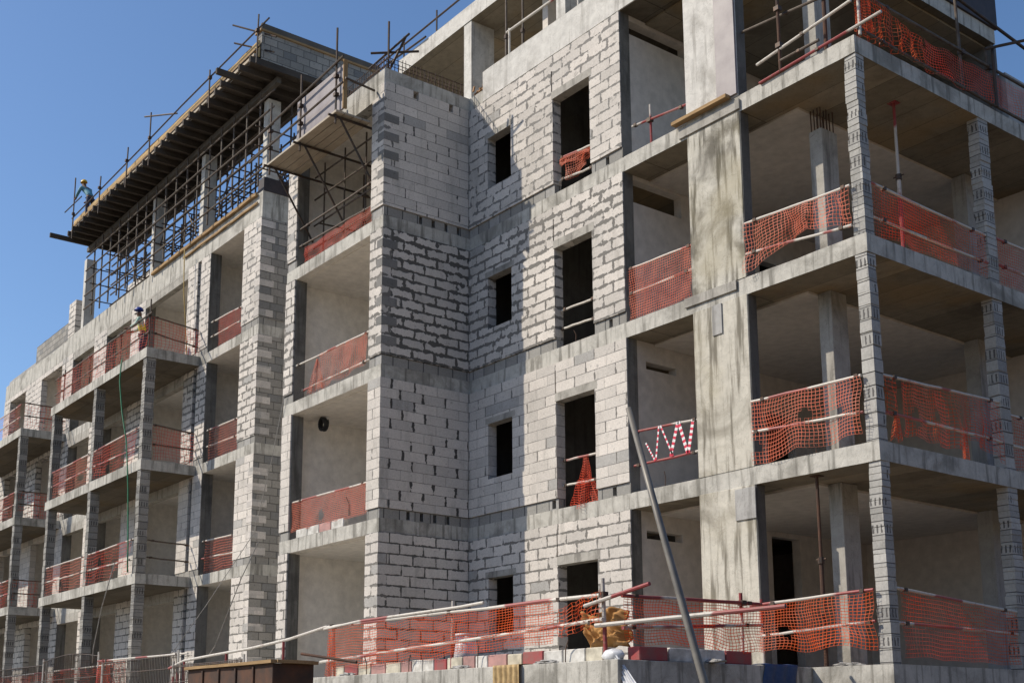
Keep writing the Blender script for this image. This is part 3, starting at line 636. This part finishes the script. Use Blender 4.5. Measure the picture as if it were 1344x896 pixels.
# ------------------------------------------------------------------ shoring, scaffold, formwork on the left wing roof
sc_ = thing('shoring_scaffold', (-26,-.5,14.2), 'dense dark shoring scaffold standing on the left wing roof under formwork deck', 'scaffold')
rr = random.Random(5); XS = [-32.6+.86*i for i in range(17)]; YS = (-1.45, -.45, .55, 1.5)
for x in XS:
    for y in YS:
        q = MB(); q.tube([(x, y, 14.2), (x+rr.uniform(-.02,.02), y, 17.09 if y < .2 else 16.6+.6*rr.random())], .031, 'scaffold_tube', 6); q.build('standard', sc_)
for y in YS:
    for z_ in ((14.62,15.14,15.72,16.2,16.75) if y < -1 else (14.5,14.95,15.4,15.85,16.25,16.6,16.95)):
        q = MB(); q.tube([(-33.4, y-.04, z_+rr.uniform(-.05,.05)), (-17.9, y-.04, z_+rr.uniform(-.05,.05))], .029, 'scaffold_tube', 6); q.build('ledger', sc_)
for x in XS[::2]:
    for z_ in (14.75, 15.4, 16.0):
        q = MB(); q.tube([(x+.04, -1.6, z_), (x+.04, 1.8, z_+rr.uniform(-.05,.05))], .022, 'dark_steel', 6); q.build('transom', sc_)
for i in range(0, 14):
    q = MB(); y_ = (1.16, .2, -.9)[i % 3]; q.tube([(XS[i], y_, 14.3), (XS[i+2], y_, 16.5)] if i % 2 else [(XS[i+2], y_, 14.3), (XS[i], y_, 16.5)], .022, 'dark_steel', 6); q.build('brace', sc_)
dk = thing('formwork_deck', (-25,.5,16.5), 'cantilevered timber formwork deck with comb of joists under the left wing roof edge', 'formwork deck')
q = MB(); q.box(-32.9, -17.0, -2.45, -.1, 16.80, 16.86, 'timber_y'); q.box(-18.6, -17.0, -.098, 1.5, 16.80, 16.86, 'timber_y'); q.build('deck_boards', dk)
for i in range(29):
    x = -32.85+.565*i; ex = rr.uniform(0,.12); ex += .45 if i in (0, 26) else 0
    q = MB(); q.box(x, x+.10, -2.62-ex, -.12 if x < -18.7 else 1.45, 16.62+rr.uniform(-.02,.01), 16.797, 'timber_y'); q.build('joist', dk)
for y in (-1.6, -.35):
    q = MB(); q.box(-33.0, -17.2, y-.07, y+.07, 16.44, 16.615, 'timber_grey'); q.build('bearer', dk)
q = MB(); q.box(-32.5, -16.97, -2.40, -2.34, 16.865, 17.36, 'ply_yellow'); q.box(-32.4, -16.97, -2.50, -2.41, 17.0, 17.09, 'timber'); q.box(-32.6,-17.,-2.5,-2.40,16.865,16.95,'plank'); rough_edges(q.build('edge_form', dk), .015)
q = MB(); q.box(-27.2, -19.3, -1.30, -1.22, 14.12, 14.22, 'timber'); q.box(-24.5, -19.25, -1.27, -1.222, 13.86, 13.93, 'timber'); 
tag(rough_edges(q.build('edge_timber', bevel=.005), .02) or bpy.data.objects['edge_timber'], 'weathered timber nailed along the roof slab edge below the scaffold', 'timber')
bp = thing('roof_parapet', (-17.1,0,16.87), 'shaded block upstand with timber coping at the right end of formwork deck', 'parapet')
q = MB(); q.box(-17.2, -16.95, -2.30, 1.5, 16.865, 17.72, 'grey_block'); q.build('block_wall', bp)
q = MB(); q.box(-17.28, -16.9, -2.36, 1.6, 17.72, 17.78, 'timber'); q.box(-17.0, -16.92, -2.32, 1.6, 17.78, 17.96, 'timber_grey'); q.build('coping', bp)
gr = thing('roof_guard_rail', (-24,-2.58,16.6), 'scaffold tube guard rail along the outer edge of the formwork deck', 'guard rail')
for x, zt in ((-31.92,19.05),(-29.1,18.05),(-26.45,18.1),(-24.4,18.5),(-19.72,17.85),(-16.6,18.1)):
    q = MB(); q.tube([(x,-2.58,16.62), (x,-2.58+rr.uniform(-.03,.03),zt)], .026, 'dark_steel', 6); clampbox(q, (x,-2.58,17.6), .05); q.build('post', gr)
q = MB(); q.tube([(-32.2,-2.53,17.52), (-25.5,-2.53,17.6), (-21.9,-2.53,17.68), (-16.0,-2.53,17.7)], .026, 'dark_steel', 6); q.build('rail', gr)
q = MB(); q.tube([(-32.0,-2.53,17.0), (-16.5,-2.53,17.12)], .022, 'dark_steel', 6); q.build('rail', gr)
q = MB(); q.tube([(-32.9,-2.6,18.0), (-31.0,-2.6,17.96)], .024, 'dark_steel', 6); q.build('rail', gr)
for a, b_ in (((-24.9,-2.6,18.55), (-22.6,-2.4,17.75)), ((-18.15,-2.62,18.52), (-16.6,-2.0,17.62)), ((-18.0,-2.62,17.88),(-16.7,-2.0,17.2))):
    q = MB(); q.tube([a, b_], .026, 'dark_steel', 6); q.build('tube', gr)

for r_, dv in ((dk, (-.86,.32,.66)), (bp, (-.86,.32,.62)), (gr, (-.82,.27,.44))): r_.location = Vector(r_.location)+Vector(dv)
# scaffold inside and in front of the top of the bay
bs = thing('bay_scaffold', (-13,-2.2,10.2), 'dark tube scaffold inside the open top storey of the bay', 'scaffold')
for x in (-14.4,-13.4,-12.4,-11.5):
    for y in (-1.75,-.6,.8):
        q = MB(); q.tube([(x,y,10.2), (x,y,13.08)], .024, 'scaffold_tube', 6); q.build('standard', bs)
for z_ in (10.9,11.5,12.2,12.8):
    for y in (-1.8,.75): q = MB(); q.tube([(-14.8,y,z_), (-11.15,y,z_)], .022, 'scaffold_tube', 6); q.build('ledger', bs)
for x in (-14.35,-12.35): q = MB(); q.tube([(x,-1.9,11.4), (x,1.9,11.6)], .022, 'scaffold_tube', 6); q.build('transom', bs)
pf = thing('work_platform', (-13,-2.8,12.6), 'cantilevered plank platform with film-faced ply panel outside the bay top', 'work platform')
for i in range(4): q = MB(); q.box(-14.6+.02*i, -11.2, -3.28+.23*i, -3.07+.23*i, 12.62, 12.67, 'plank'); q.build('plank', pf)
q = MB(); q.box(-13.32, -11.05, -3.14, -3.10, 12.72, 13.80, 'ply_film'); q.box(-11.07, -11.03, -3.2, -3.10, 12.67, 13.85, 'timber'); q.build('ply_panel', pf)
for x, zt in ((-14.55,14.3), (-13.0,14.35), (-11.33,14.75)):
    q = MB(); q.tube([(x,-3.22,12.4), (x,-3.22,zt)], .028, 'dark_steel', 6); clampbox(q, (x,-3.22,13.55), .05); clampbox(q, (x,-3.22,13.1), .05); q.build('standard', pf)
for z0_, z1_ in ((13.62,13.85), (13.1,13.22)): q = MB(); q.tube([(-15.6,-3.27,z0_), (-10.95,-3.27,z1_)], .028, 'scaffold_tube', 6); q.build('rail', pf)
for x in (-14.5,-13.0,-11.35):
    q = MB(); q.tube([(x,-3.4,12.58), (x,-.4,12.58)], .028, 'dark_steel', 6); q.build('putlog', pf)
    q = MB(); q.tube([(x+.03,-3.1,12.55), (x+.03,-2.0,10.9)], .026, 'dark_steel', 6); q.build('brace', pf)
q = MB(); q.tube([(-10.95,-3.2,13.35), (-11.0,-2.4,13.32)], .026, 'scaffold_tube', 6); q.build('brace', pf)

# rebar on the bay roof
for lab, A, Bp in (('rusty rebar upstand bars along the bay roof edge above side wall', (-10.68,-2.28), (-10.68,-.12)), ('rusty rebar upstand bars along the front edge of the bay roof', (-14.2,-2.28), (-10.78,-2.28))):
    q = MB(); L_ = math.hypot(Bp[0]-A[0], Bp[1]-A[1]); n_ = int(L_/.10)
    nx_ = (Bp[1]-A[1])/L_; ny_ = -(Bp[0]-A[0])/L_
    for off in (0, -.16):
        for i in range(n_+1):
            p = (A[0]+(Bp[0]-A[0])*i/n_+nx_*off, A[1]+(Bp[1]-A[1])*i/n_+ny_*off)
            q.tube([(p[0],p[1],13.71), (p[0]+rr.uniform(-.02,.02), p[1]+rr.uniform(-.02,.02), 14.08+rr.uniform(-.04,.05))], .008, 'rebar', 5)
        for z_ in (13.86, 14.05): q.tube([(A[0]+nx_*off,A[1]+ny_*off,z_), (Bp[0]+nx_*off,Bp[1]+ny_*off,z_+.02)], .008, 'rebar', 5)
    tag(q.build('rebar_cage', fixn=False), lab, 'rebar cage', 'rebar cages on the bay roof')
cg = thing('corner_tubes', (-10.9,-2.0,13.73), 'knot of clamped scaffold tubes above the bay roof corner', 'scaffold')
for a, b_ in (((-10.75,-2.2,13.73),(-10.75,-2.2,15.0)), ((-11.6,-2.2,14.2),(-10.2,-2.0,14.5)), ((-11.2,-2.4,14.35),(-10.4,-1.6,14.3)), ((-10.9,-2.15,13.73),(-10.5,-1.9,14.6))):
    q = MB(); q.tube([a, b_], .028, 'dark_steel', 6); q.build('tube', cg)
sr = thing('top_slab_guard_rail', (-13,.95,17.28), 'scaffold tube guard rail along the topmost set-back slab against the sky', 'guard rail')
for x in (-15.2,-13.6,-11.8): q = MB(); q.tube([(x,1.1,17.27), (x,1.1,18.0)], .026, 'dark_steel', 6); q.build('post', sr)
q = MB(); q.tube([(-16.6,1.1,17.75), (-10.5,1.1,17.80)], .028, 'dark_steel', 6); q.build('rail', sr)
q = MB(); q.tube([(-16.9,.95,17.45), (-13.9,.95,17.32)], .028, 'dark_steel', 6); q.build('rail', sr)

# steel props
def prop(x, y, z0, z1, lab, mat='rust'):
    t = thing('steel_prop', (x, y, z0), lab, 'steel prop', 'adjustable steel props')
    q = MB(); q.tube([(x,y,z0), (x,y,z0+(z1-z0)*.55)], .035, mat); q.box(x-.07,x+.07,y-.07,y+.07,z0,z0+.012,mat); q.build('outer_tube', t)
    q = MB(); q.tube([(x,y,z0+(z1-z0)*.5), (x,y,z1)], .026, mat); q.box(x-.08,x+.08,y-.08,y+.08,z1-.014,z1-.002,mat); q.build('inner_tube', t)
    q = MB(); zc = z0+(z1-z0)*.55; q.tube([(x,y,zc-.05), (x,y,zc+.05)], .055, 'clamp'); q.tube([(x-.1,y,zc+.02),(x+.1,y,zc+.02)], .012, 'clamp', 6); q.build('collar', t)
    return t
prop(-.62, 1.95, 6.77, 9.89, 'red and white prop under the side soffit between corner post and second post', 'rail_red')
prop(-1.36, .22, 0.002, 3.088, 'rusty prop behind the ground floor net left of inner column')
prop(-.66, .16, 10.2, 13.2, 'rusty prop standing on the top terrace nearest the corner')
prop(-10.2, .8, 13.735, 16.825, 'pale prop under topmost slab, left one of two behind the parapet', 'scaffold_tube')
prop(-9.75, .95, 13.735, 16.825, 'pale prop under topmost slab, right one of two behind the parapet', 'scaffold_tube')
q = MB(); q.tube([(-9.8,.5,15.25), (-7.2,.5,15.22)], .03, 'rail_paint'); q.tube([(-7.25,.5,13.73), (-7.25,.5,15.3)], .028, 'rail_paint'); q.tube([(-9.7,.5,13.73), (-9.7,.5,15.3)], .028, 'rail_paint'); tag(q.build('guard_rail'), 'white tube rail behind the parapet of the set-back top storey', 'guard rail')
# terrace rails on the top open floor
tr = thing('top_terrace_rail', (-1,-.03,10.2), 'red and white tube railing on the front edge of the top open terrace', 'guard rail')
for a, b_, mt in (((-1.99,-.03,10.57),(.0,-.03,10.80),'rail_paint'), ((-1.95,-.03,10.20),(.55,-.03,10.32),'rail_red'), ((-1.5,-.03,10.41),(-.66,-.03,10.41),'scaffold_tube'), ((-2.4,.1,11.45),(-.4,.1,11.22),'scaffold_tube')):
    q = MB(); q.tube([a, b_], .026, mt); clampbox(q, ((a[0]+b_[0])/2, a[1], (a[2]+b_[2])/2), .03); q.build('rail', tr)
for x, zt in ((-1.48,12.4),): q = MB(); q.tube([(x,-.03,10.2), (x,-.03,zt)], .028, 'rust'); clampbox(q, (x,-.03,10.7), .05); clampbox(q, (x,-.03,11.4), .05); q.build('post', tr)
q = MB(); q.tube([(.05,.1,10.2), (.05,.1,11.6)], .026, 'rail_paint'); q.build('post', tr)
# tubes against the sky on the right
es = thing('edge_scaffold', (.1,4.1,10.2), 'dark scaffold tubes crossing the sky at the upper right picture edge', 'scaffold')
for nm, a, b_ in (('standard',(.1,4.1,10.2),(.1,4.1,11.4)), ('brace',(.06,3.9,11.3),(.9,5.6,11.9)), ('ledger',(.04,3.0,12.06),(.04,9,11.55))):
    q = MB(); q.tube([a, b_], .03, 'dark_steel'); q.build(nm, es)

# leaning pole
q = MB(); q.tube([(1.77,-7.0,2.42), (2.24,-7.0,.96), (2.76,-7.0,-.62), (3.37,-7.0,-2.5)], [.030,.036,.041,.046], 'pole_grey', 14)
tag(q.build('leaning_pole', smooth=True), 'long grey steel pole stuck leaning in the ground in front of the terrace', 'pole')
# steel container at the lower left of the terrace
cn = thing('steel_container', (-7.8,-6.5,-2.5), 'rust brown steel container with timber rim, dark at its right end', 'container')
q = MB(); q.box(-9.4,-6.2,-7.0,-6.28,-2.5,.05,'rust')
for i in range(1, 5): q.box(-9.4+.64*i-.03,-9.4+.64*i+.03,-7.03,-6.98,-2.5,.02,'rust')
q.build('tank_body', cn, bevel=.01)
q = MB(); q.box(-9.45,-6.16,-7.06,-6.96,.05,.10,'timber'); q.box(-9.45,-6.16,-6.32,-6.22,.05,.10,'timber'); q.box(-6.24,-6.12,-6.96,-6.32,.05,.10,'timber'); rough_edges(q.build('timber_rim', cn), .01)
q = MB(); q.tube([(-6.4,-6.4,.22), (-5.2,-6.1,.05)], .022, 'rust'); tag(q.build('scaffold_tube'), 'short rusty tube poking out above the steel container', 'tube')

# mesh fences at the lower left
def fence(x0, x1, y, h, lab, bars=.10, mat='scaffold_tube', curve=0):
    t = thing('mesh_fence', ((x0+x1)/2, y, 0), lab, 'mesh fence', 'steel mesh fence panels on the terrace')
    q = MB(); n_ = int((x1-x0)/bars)
    for i in range(n_+1):
        x = x0+(x1-x0)*i/n_; hh = h+curve*math.sin(math.pi*i/n_); q.tube([(x,y,0), (x+rr.uniform(-.02,.02),y,hh)], .010, mat, 5)
    for z_ in (.1,.45,h-.02): q.tube([(x0+(x1-x0)*i/8, y-.02, z_+(curve*math.sin(math.pi*i/8) if z_ > .5 else 0)) for i in range(9)], .012, mat, 5)
    q.build('mesh', t, fixn=False)
    for x in (x0, x1): q = MB(); q.tube([(x,y,0), (x,y,h+.1)], .03, 'rail_paint', 6); q.build('post', t)
    return t
fence(-17.0,-13.2,-4.1,.50,'mesh fence panel right behind the steel container',.09,'dark_steel')
fence(-22.4,-17.2,-3.9,.78,'mesh fence panel of thin bars below the right balcony post',.10,'dark_steel')
fence(-28.6,-23.6,-3.6,1.05,'mesh fence panel with arched top below the middle balcony post',.10,'dark_steel',.15)
fence(-36.5,-28.9,-3.4,1.0,'mesh fence panel at the lower left picture corner',.12,'dark_steel')
barrier('red net on white pipe low beside the mesh fence, ground level left', (-23.2,-3.75), (-17.0,-3.75), 0, (.86,.80), None, [dict(bot=(.1,.1), fold=.1, s=(0,.35), tears=3, wav=.2, mat='net_red')], cell=.08)
barrier('dark red net strip low behind the far mesh fence, lower left corner', (-36,-3.2), (-23.5,-3.2), 0, (.75,.8), None, [dict(bot=(.05,.05), fold=.1, tears=4, mat='net_red')], cell=.10)

# hose, rope, cables, downpipe
def line(name, pts, r, mat, lab, cat): q = MB(); q.tube(pts, r, mat, 6); return tag(q.build(name, smooth=True, fixn=False), lab, cat)
line('hose', [(-24.85,-2.96,10.25),(-24.83,-2.98,10.05),(-24.82,-3.0,9.55),(-24.48,-3.0,8.51),(-23.95,-3.0,7.45),(-23.62,-3.0,6.0),(-23.37,-3.0,4.23),(-23.3,-3.0,3.45)], .022, 'green_hose', 'green hose hanging down in front of the balconies', 'hose')
line('rope', [(-23.83,-1.5,13.9),(-23.75,-1.5,12.5),(-23.52,-1.45,10.98),(-23.5,-1.4,10.3)], .018, 'yellow_rope', 'tan rope hanging from the left wing roof edge to topmost balcony', 'rope')
line('guy_cable', [(-11.0+.3,-4.0,6.2)if 0 else (-14.95,-2.42,6.99),(-15.6,-2.4,5.4),(-16.41,-2.4,3.78),(-17.3,-3.2,2.0),(-18.2,-3.9,.5)], .009, 'cable', 'thin wire slanting down beside the bay left pier', 'cable')
line('guy_cable', [(-12.9,-4.0,3.0),(-13.7,-4.0,2.27),(-14.92,-4.0,.85),(-15.3,-4.0,.62)], .012, 'cable', 'straight thin cable slanting to the white handrail left of bay', 'cable')
line('guy_cable', [(-21.9,-3.9,3.5),(-22.6,-3.95,2.3),(-23.22,-3.9,1.22),(-23.25,-3.9,.8)], .014, 'cable', 'knotted rope hanging from lowest balcony edge to mesh fence', 'cable')
q = MB(); q.tube([(-23.22,-1.13,0), (-23.22,-1.13,13.3)], .055, 'black_pipe', 10)
for z_ in (.6,2.6,4.2,6,7.6,9.2,11,12.6): q.box(-23.32,-23.12,-1.2,-1.02,z_,z_+.06,'black_pipe')
tag(q.build('downpipe'), 'black downpipe in the recess between left wing piers', 'downpipe')

# cloths and sacks on the terrace edge
def cloth(name, fn, nu, nv, mat, lab, cat, th=.008):
    q = MB(); vs = [fn(i/nu, j/nv) for i in range(nu+1) for j in range(nv+1)]
    q.add(vs, [(i*(nv+1)+j, (i+1)*(nv+1)+j, (i+1)*(nv+1)+j+1, i*(nv+1)+j+1) for i in range(nu) for j in range(nv)], mat)
    o = q.build(name, smooth=True); md = o.modifiers.new('thickness', 'SOLIDIFY'); md.thickness = th; return tag(o, lab, cat)
def hang(x0, x1, y, ztop, zbot, amp, k):
    def fn(a, c):
        z = ztop+(zbot-ztop)*c; x = x0+(x1-x0)*a
        return (x+.02*math.sin(c*5+a*3), y-.02-amp*(.4+c)*abs(math.sin(a*k+.3*math.sin(c*4))), z)
    return fn
def fn_sack(a, c):
    if c < .2: return (-4.22+.68*a, -3.9-.32*(c/.2), .02)
    return (-4.22+.68*a, -4.215-.02-.035*abs(math.sin(a*17)), .02-(c-.2)*.7)
cloth('sackcloth', fn_sack, 40, 14, 'sacking', 'brown sackcloth draped over the terrace concrete edge', 'cloth')
def fn_sheet(a, c):
    p = Vector((-1.68, -4.05, .10)).lerp(Vector((-.95, -4.15, -.75)), c); wd = .10+.28*c
    return (p.x+(a-.5)*wd, p.y-.05*abs(math.sin(a*13)), p.z+.05*(1-c)*math.sin(a*3.1))
cloth('plastic_sheet', fn_sheet, 24, 14, 'sheet_white', 'twisted white plastic sheet hanging from terrace corner', 'plastic sheet')
def fn_blue(a, c):
    if c < .25: return (-1.0+.36*a, .15-.2*c/.25, .02+.015*math.sin(a*9))
    return (-1.0+.36*a+.03*math.sin(c*6), -.02-.03*abs(math.sin(a*9)), .02-(c-.25)*.5)
def fn_blue2(a, c):
    if c < .25: return (-1.65+.22*(c/.25), -1.2+.75*a, .02+.015*math.sin(a*9))
    return (-1.43+.035*abs(math.sin(a*9)), -1.2+.75*a+.03*math.sin(c*6), .02-(c-.25)*.5)
cloth('blue_cloth', fn_blue2, 24, 12, 'blue_cloth', 'dark blue cloth hung over the shaded terrace side edge', 'cloth')
def fn_or(a, c):
    n = mnoise.noise(Vector((a*4, c*4, 2.)))+.7*abs(mnoise.noise(Vector((a*9, c*7, 5.))))
    return (-2.75+.95*a+.05*math.sin(c*6), -3.62-.13*n-.06*math.sin(a*3.1), .2+.58*c+.05*n-.10*a*c-.08*math.sin(a*6)*c)
cloth('orange_sack', fn_or, 48, 32, 'orange_sack', 'crumpled orange tarpaulin hung behind the terrace corner post', 'tarpaulin', .02)
def blob(name, c, rx, ry, rz, mat, lab, cat, sd=0, amp=.2):
    bm = bmesh.new(); bmesh.ops.create_icosphere(bm, subdivisions=3, radius=1)
    for v in bm.verts:
        n = 1+amp*mnoise.noise(v.co*2.2+Vector((sd,0,0)))
        v.co = Vector((v.co.x*rx*n, v.co.y*ry*n, max(v.co.z*rz*n, -rz*.6)+rz*.6))
    for f in bm.faces: f.smooth = True
    me = bpy.data.meshes.new(name); bm.to_mesh(me); bm.free(); me.materials.append(M[mat]); o = bpy.data.objects.new(name, me); COL.objects.link(o); o.location = c
    return tag(o, lab, cat)
blob('sandbag', (-1.72,-4.03,.0), .19, .12, .10, 'sheet_white', 'pale sandbag lying at the foot of the terrace corner post', 'sandbag', 3)
q = MB(); n_ = 16
q.tube([(-6.0,-3.45,0.002),(-6.0,-3.45,.62)], [.24,.17], 'sheet_white', 16); q.tube([(-6.0,-3.45,.60),(-6.0,-3.45,.64)], [.185,.185], 'sheet_white', 16)
tag(q.build('bucket', smooth=True), 'white upturned bucket behind the terrace net below the bay corner', 'bucket')
q = MB()
for i in range(26): x, y = R.uniform(-10.45,-10.1), R.uniform(-.05,.3); q.obox((x,y,13.735+R.random()*.12), (x+R.uniform(-.12,.12), y+R.uniform(-.1,.1), 13.76+R.random()*.2), .05, .03, 'debris')
tag(q.build('rubble_pile', fixn=False), 'heap of brown leaves and scraps at the left end of the parapet', 'rubble')
# boards by the pale column
def board(x0, x1, z0, z1, y0, y1, mat, lab, tilt=0):
    q = MB(); q.box(x0, x1, y0, y1, z0, z1, mat); return tag(q.build('formwork_board', bevel=.004), lab, 'board', 'formwork boards left on the facade')
board(-2.93,-2.46,10.24,13.38,-.05,-.014,'ply_film','purple grey film-faced board fixed to the right half of pale top column')
board(-3.98,-2.62,10.20,10.27,-.16,-.02,'timber','sunlit timber plank lying at the foot of the pale top column')
board(-3.9,-2.42,9.93,10.12,-.045,-.004,'concrete','cement stained board nailed to slab edge under pale top column')
board(-3.9,-2.66,6.60,6.78,-.04,-.014,'concrete','cement stained board on slab edge at the column, second floor level')
board(-3.25,-3.02,5.9,6.46,-.035,-.014,'concrete_grey','narrow upright board stuck on wide column below second floor slab')
board(-2.88,-2.43,2.52,3.06,-.04,-.014,'concrete_grey','square grey panel stuck at the head of ground floor column')
for z_ in (3.402,):
    for j, (x, c) in enumerate(((-14.3,'white_paint'),(-13.75,'white_paint'),(-13.2,'pink_paint'),(-12.65,'white_paint'))):
        q = MB(); q.box(x, x+.53, D+.02, D+.16, z_, z_+.2, c); tag(q.build('kerb_stone', bevel=.01), ('pink' if c == 'pink_paint' else 'white')+' painted block on the first floor sill of bay', 'kerb stone', 'painted blocks on the first floor sill of the bay, '+('pink' if c == 'pink_paint' else 'white'))
q = MB(); q.tube([(-14.3+.13*math.cos(t*.5), -1.75+.02*t/6, 6.26+.15*math.sin(t*.5)) for t in range(40)], .028, 'black_pipe', 6); tag(q.build('cable_coil'), 'dark cable coil hanging under the bay ceiling, first floor up', 'coil')

# ------------------------------------------------------------------ workers
def skin(name, pts, edges, parent, mat, sub=1):
    me = bpy.data.meshes.new(name); me.from_pydata([p[:3] for p in pts], edges, []); me.materials.append(M[mat])
    o = bpy.data.objects.new(name, me); COL.objects.link(o); o.parent = parent
    md = o.modifiers.new('skin', 'SKIN'); md.use_smooth_shade = True
    for i, p in enumerate(pts): me.skin_vertices[0].data[i].radius = (p[3], p[3] if len(p) < 5 else p[4])
    me.skin_vertices[0].data[0].use_root = True
    s = o.modifiers.new('sub', 'SUBSURF'); s.levels = sub; s.render_levels = sub
    return o
def worker(loc, rz, shirt, helm, lab, vest=False, bend=.12):
    t = thing('person', loc, lab, 'person', 'site workers'); t.rotation_euler.z = rz
    f = bend
    J = [(0,0,.95,.13,.10),(0,f*.5,1.2,.14,.10),(0,f,1.42,.155,.095),(0,f*1.15,1.52,.055),(0,f*1.35,1.62,.085,.095),(0,f*1.4,1.71,.08,.09),
         (-.19,f,1.43,.06),(-.27,f+.1,1.17,.045),(-.20,f+.36,1.08,.036),(.19,f,1.43,.06),(.27,f+.1,1.17,.045),(.2,f+.36,1.08,.036),
         (-.09,0,.88,.09),(-.11,.05,.5,.065),(-.11,-.02,.10,.05),(-.11,.12,.04,.04),(.09,0,.88,.09),(.12,.03,.5,.065),(.12,-.04,.10,.05),(.12,.1,.04,.04),
         (-.20,f+.46,1.07,.035),(.2,f+.46,1.07,.035)]
    E_ = [(0,1),(1,2),(2,3),(3,4),(4,5),(2,6),(6,7),(7,8),(8,20),(2,9),(9,10),(10,11),(11,21),(0,12),(12,13),(13,14),(14,15),(0,16),(16,17),(17,18),(18,19)]
    skin('body', J, E_, t, 'skin')
    g = .014
    up_ = [(0,0,.98,.145,.115),(0,f*.5,1.2,.155,.115),(0,f,1.42,.168,.11),(0,f*1.08,1.48,.075),(-.19,f,1.43,.074),(-.265,f+.09,1.19,.058),(-.23,f+.26,1.11,.05),(.19,f,1.43,.074),(.265,f+.09,1.19,.058),(.23,f+.26,1.11,.05)]
    skin('shirt', up_, [(0,1),(1,2),(2,3),(2,4),(4,5),(5,6),(2,7),(7,8),(8,9)], t, shirt)
    skin('trousers', [(0,0,.97,.14,.11),(-.09,0,.86,.105),(-.11,.05,.5,.08),(-.11,-.02,.14,.062),(.09,0,.86,.105),(.12,.03,.5,.08),(.12,-.04,.14,.062)], [(0,1),(1,2),(2,3),(0,4),(4,5),(5,6)], t, 'trousers')
    if vest: skin('vest', [(0,0,1.0,.16,.13),(0,f*.5,1.2,.168,.13),(0,f,1.40,.178,.122)], [(0,1),(1,2)], t, 'hi_vis')
    for x in (-.11, .12): q = MB(); q.box(x-.05,x+.05,-.06,.2,0,.09,'boot'); o_ = q.build('boot', None, bevel=.02); o_.parent = t
    # helmet with brim
    bm = bmesh.new(); bmesh.ops.create_uvsphere(bm, u_segments=20, v_segments=12, radius=.122)
    bmesh.ops.delete(bm, geom=[v for v in bm.verts if v.co.z < -.02], context='VERTS')
    for v in bm.verts:
        v.co.y *= 1.12
        if v.co.z < .02: v.co.x *= 1.04; v.co.y *= 1.04 if v.co.y < 0 else 1.25
        v.co += Vector((0, f*1.4, 1.745))
    me = bpy.data.meshes.new('helmet'); bm.to_mesh(me); bm.free(); me.materials.append(M[helm]); h = bpy.data.objects.new('helmet', me); COL.objects.link(h); h.parent = t
    h.modifiers.new('thickness', 'SOLIDIFY').thickness = .01
    q = MB()
    for sx in (-.032, .032): q.box(sx-.012, sx+.012, f*1.35+.088, f*1.35+.10, 1.645, 1.66, 'boot')
    q.obox((0, f*1.35+.09, 1.64), (0, f*1.35+.118, 1.605), .026, .03, 'skin'); q.box(-.03,.03,f*1.35+.09,f*1.35+.098,1.565,1.575,'rust')
    o_ = q.build('face_features', None, fixn=False); o_.parent = t
    return t
worker((-24.75,-2.35,10.203), math.radians(150), 'shirt_pale', 'helmet_blue', 'worker in blue helmet and yellow vest standing on the topmost balcony', True)
worker((-31.9,-1.96,17.525), math.radians(100), 'shirt_teal', 'helmet_yellow', 'worker in yellow helmet and teal shirt stooping on the formwork deck', False, .42)

for i, (x, y, z_, h_, lab) in enumerate(((-8.3,-4.02,0,.34,'bent tie wire sticking up beside a cream kerb stone on the terrace'),(-6.9,-4.02,0,.30,'bent tie wire sticking up left of the middle terrace post'),(-4.9,-4.02,0,.36,'bent tie wire sticking up right of the middle terrace post'),(-2.75,-4.02,0,.33,'forked tie wire sticking up by the last white kerb stone'),(-1.2,.03,3.4,.30,'rebar stub leaning on first floor slab edge behind the net'),(-11.9,-2.33,3.62,.42,'bent bar sticking up from the bay sill, first floor up'),(-4.6,.05,3.4,.28,'rusty stub on slab edge below the warning tape'),(-7.0,.05,6.77,.26,'short wire on the sill of tall window, second floor up'))):
    q = MB(); q.tube([(x,y,z_), (x+.03,y-.02,z_+h_*.6), (x+R.uniform(-.12,.14),y-.05,z_+h_)], .009, 'rebar', 5)
    tag(q.build('tie_wire', fixn=False), lab, 'wire', 'bent wires and bar stubs on the slab edges')

for i, (x, y, lab) in enumerate(((-8.9,-4.08,'small heap of rubble at the left end of the terrace edge'),(-5.3,-4.09,'small heap of rubble at the foot of the middle terrace post'),(-3.1,-4.09,'small heap of rubble between sackcloth and terrace corner'),(-1.5,-2.3,'small heap of rubble on the shaded terrace side edge'),(-.9,.14,'small heap of rubble in front of the ground floor corner net'))):
    o = blob('rubble_pile', (x, y, .002), .24, .075, .035, 'concrete_grey', lab, 'rubble', i*3.1, .75); o['group'] = 'rubble heaps on the terrace edge'
    for p_ in o.data.polygons: p_.use_smooth = False
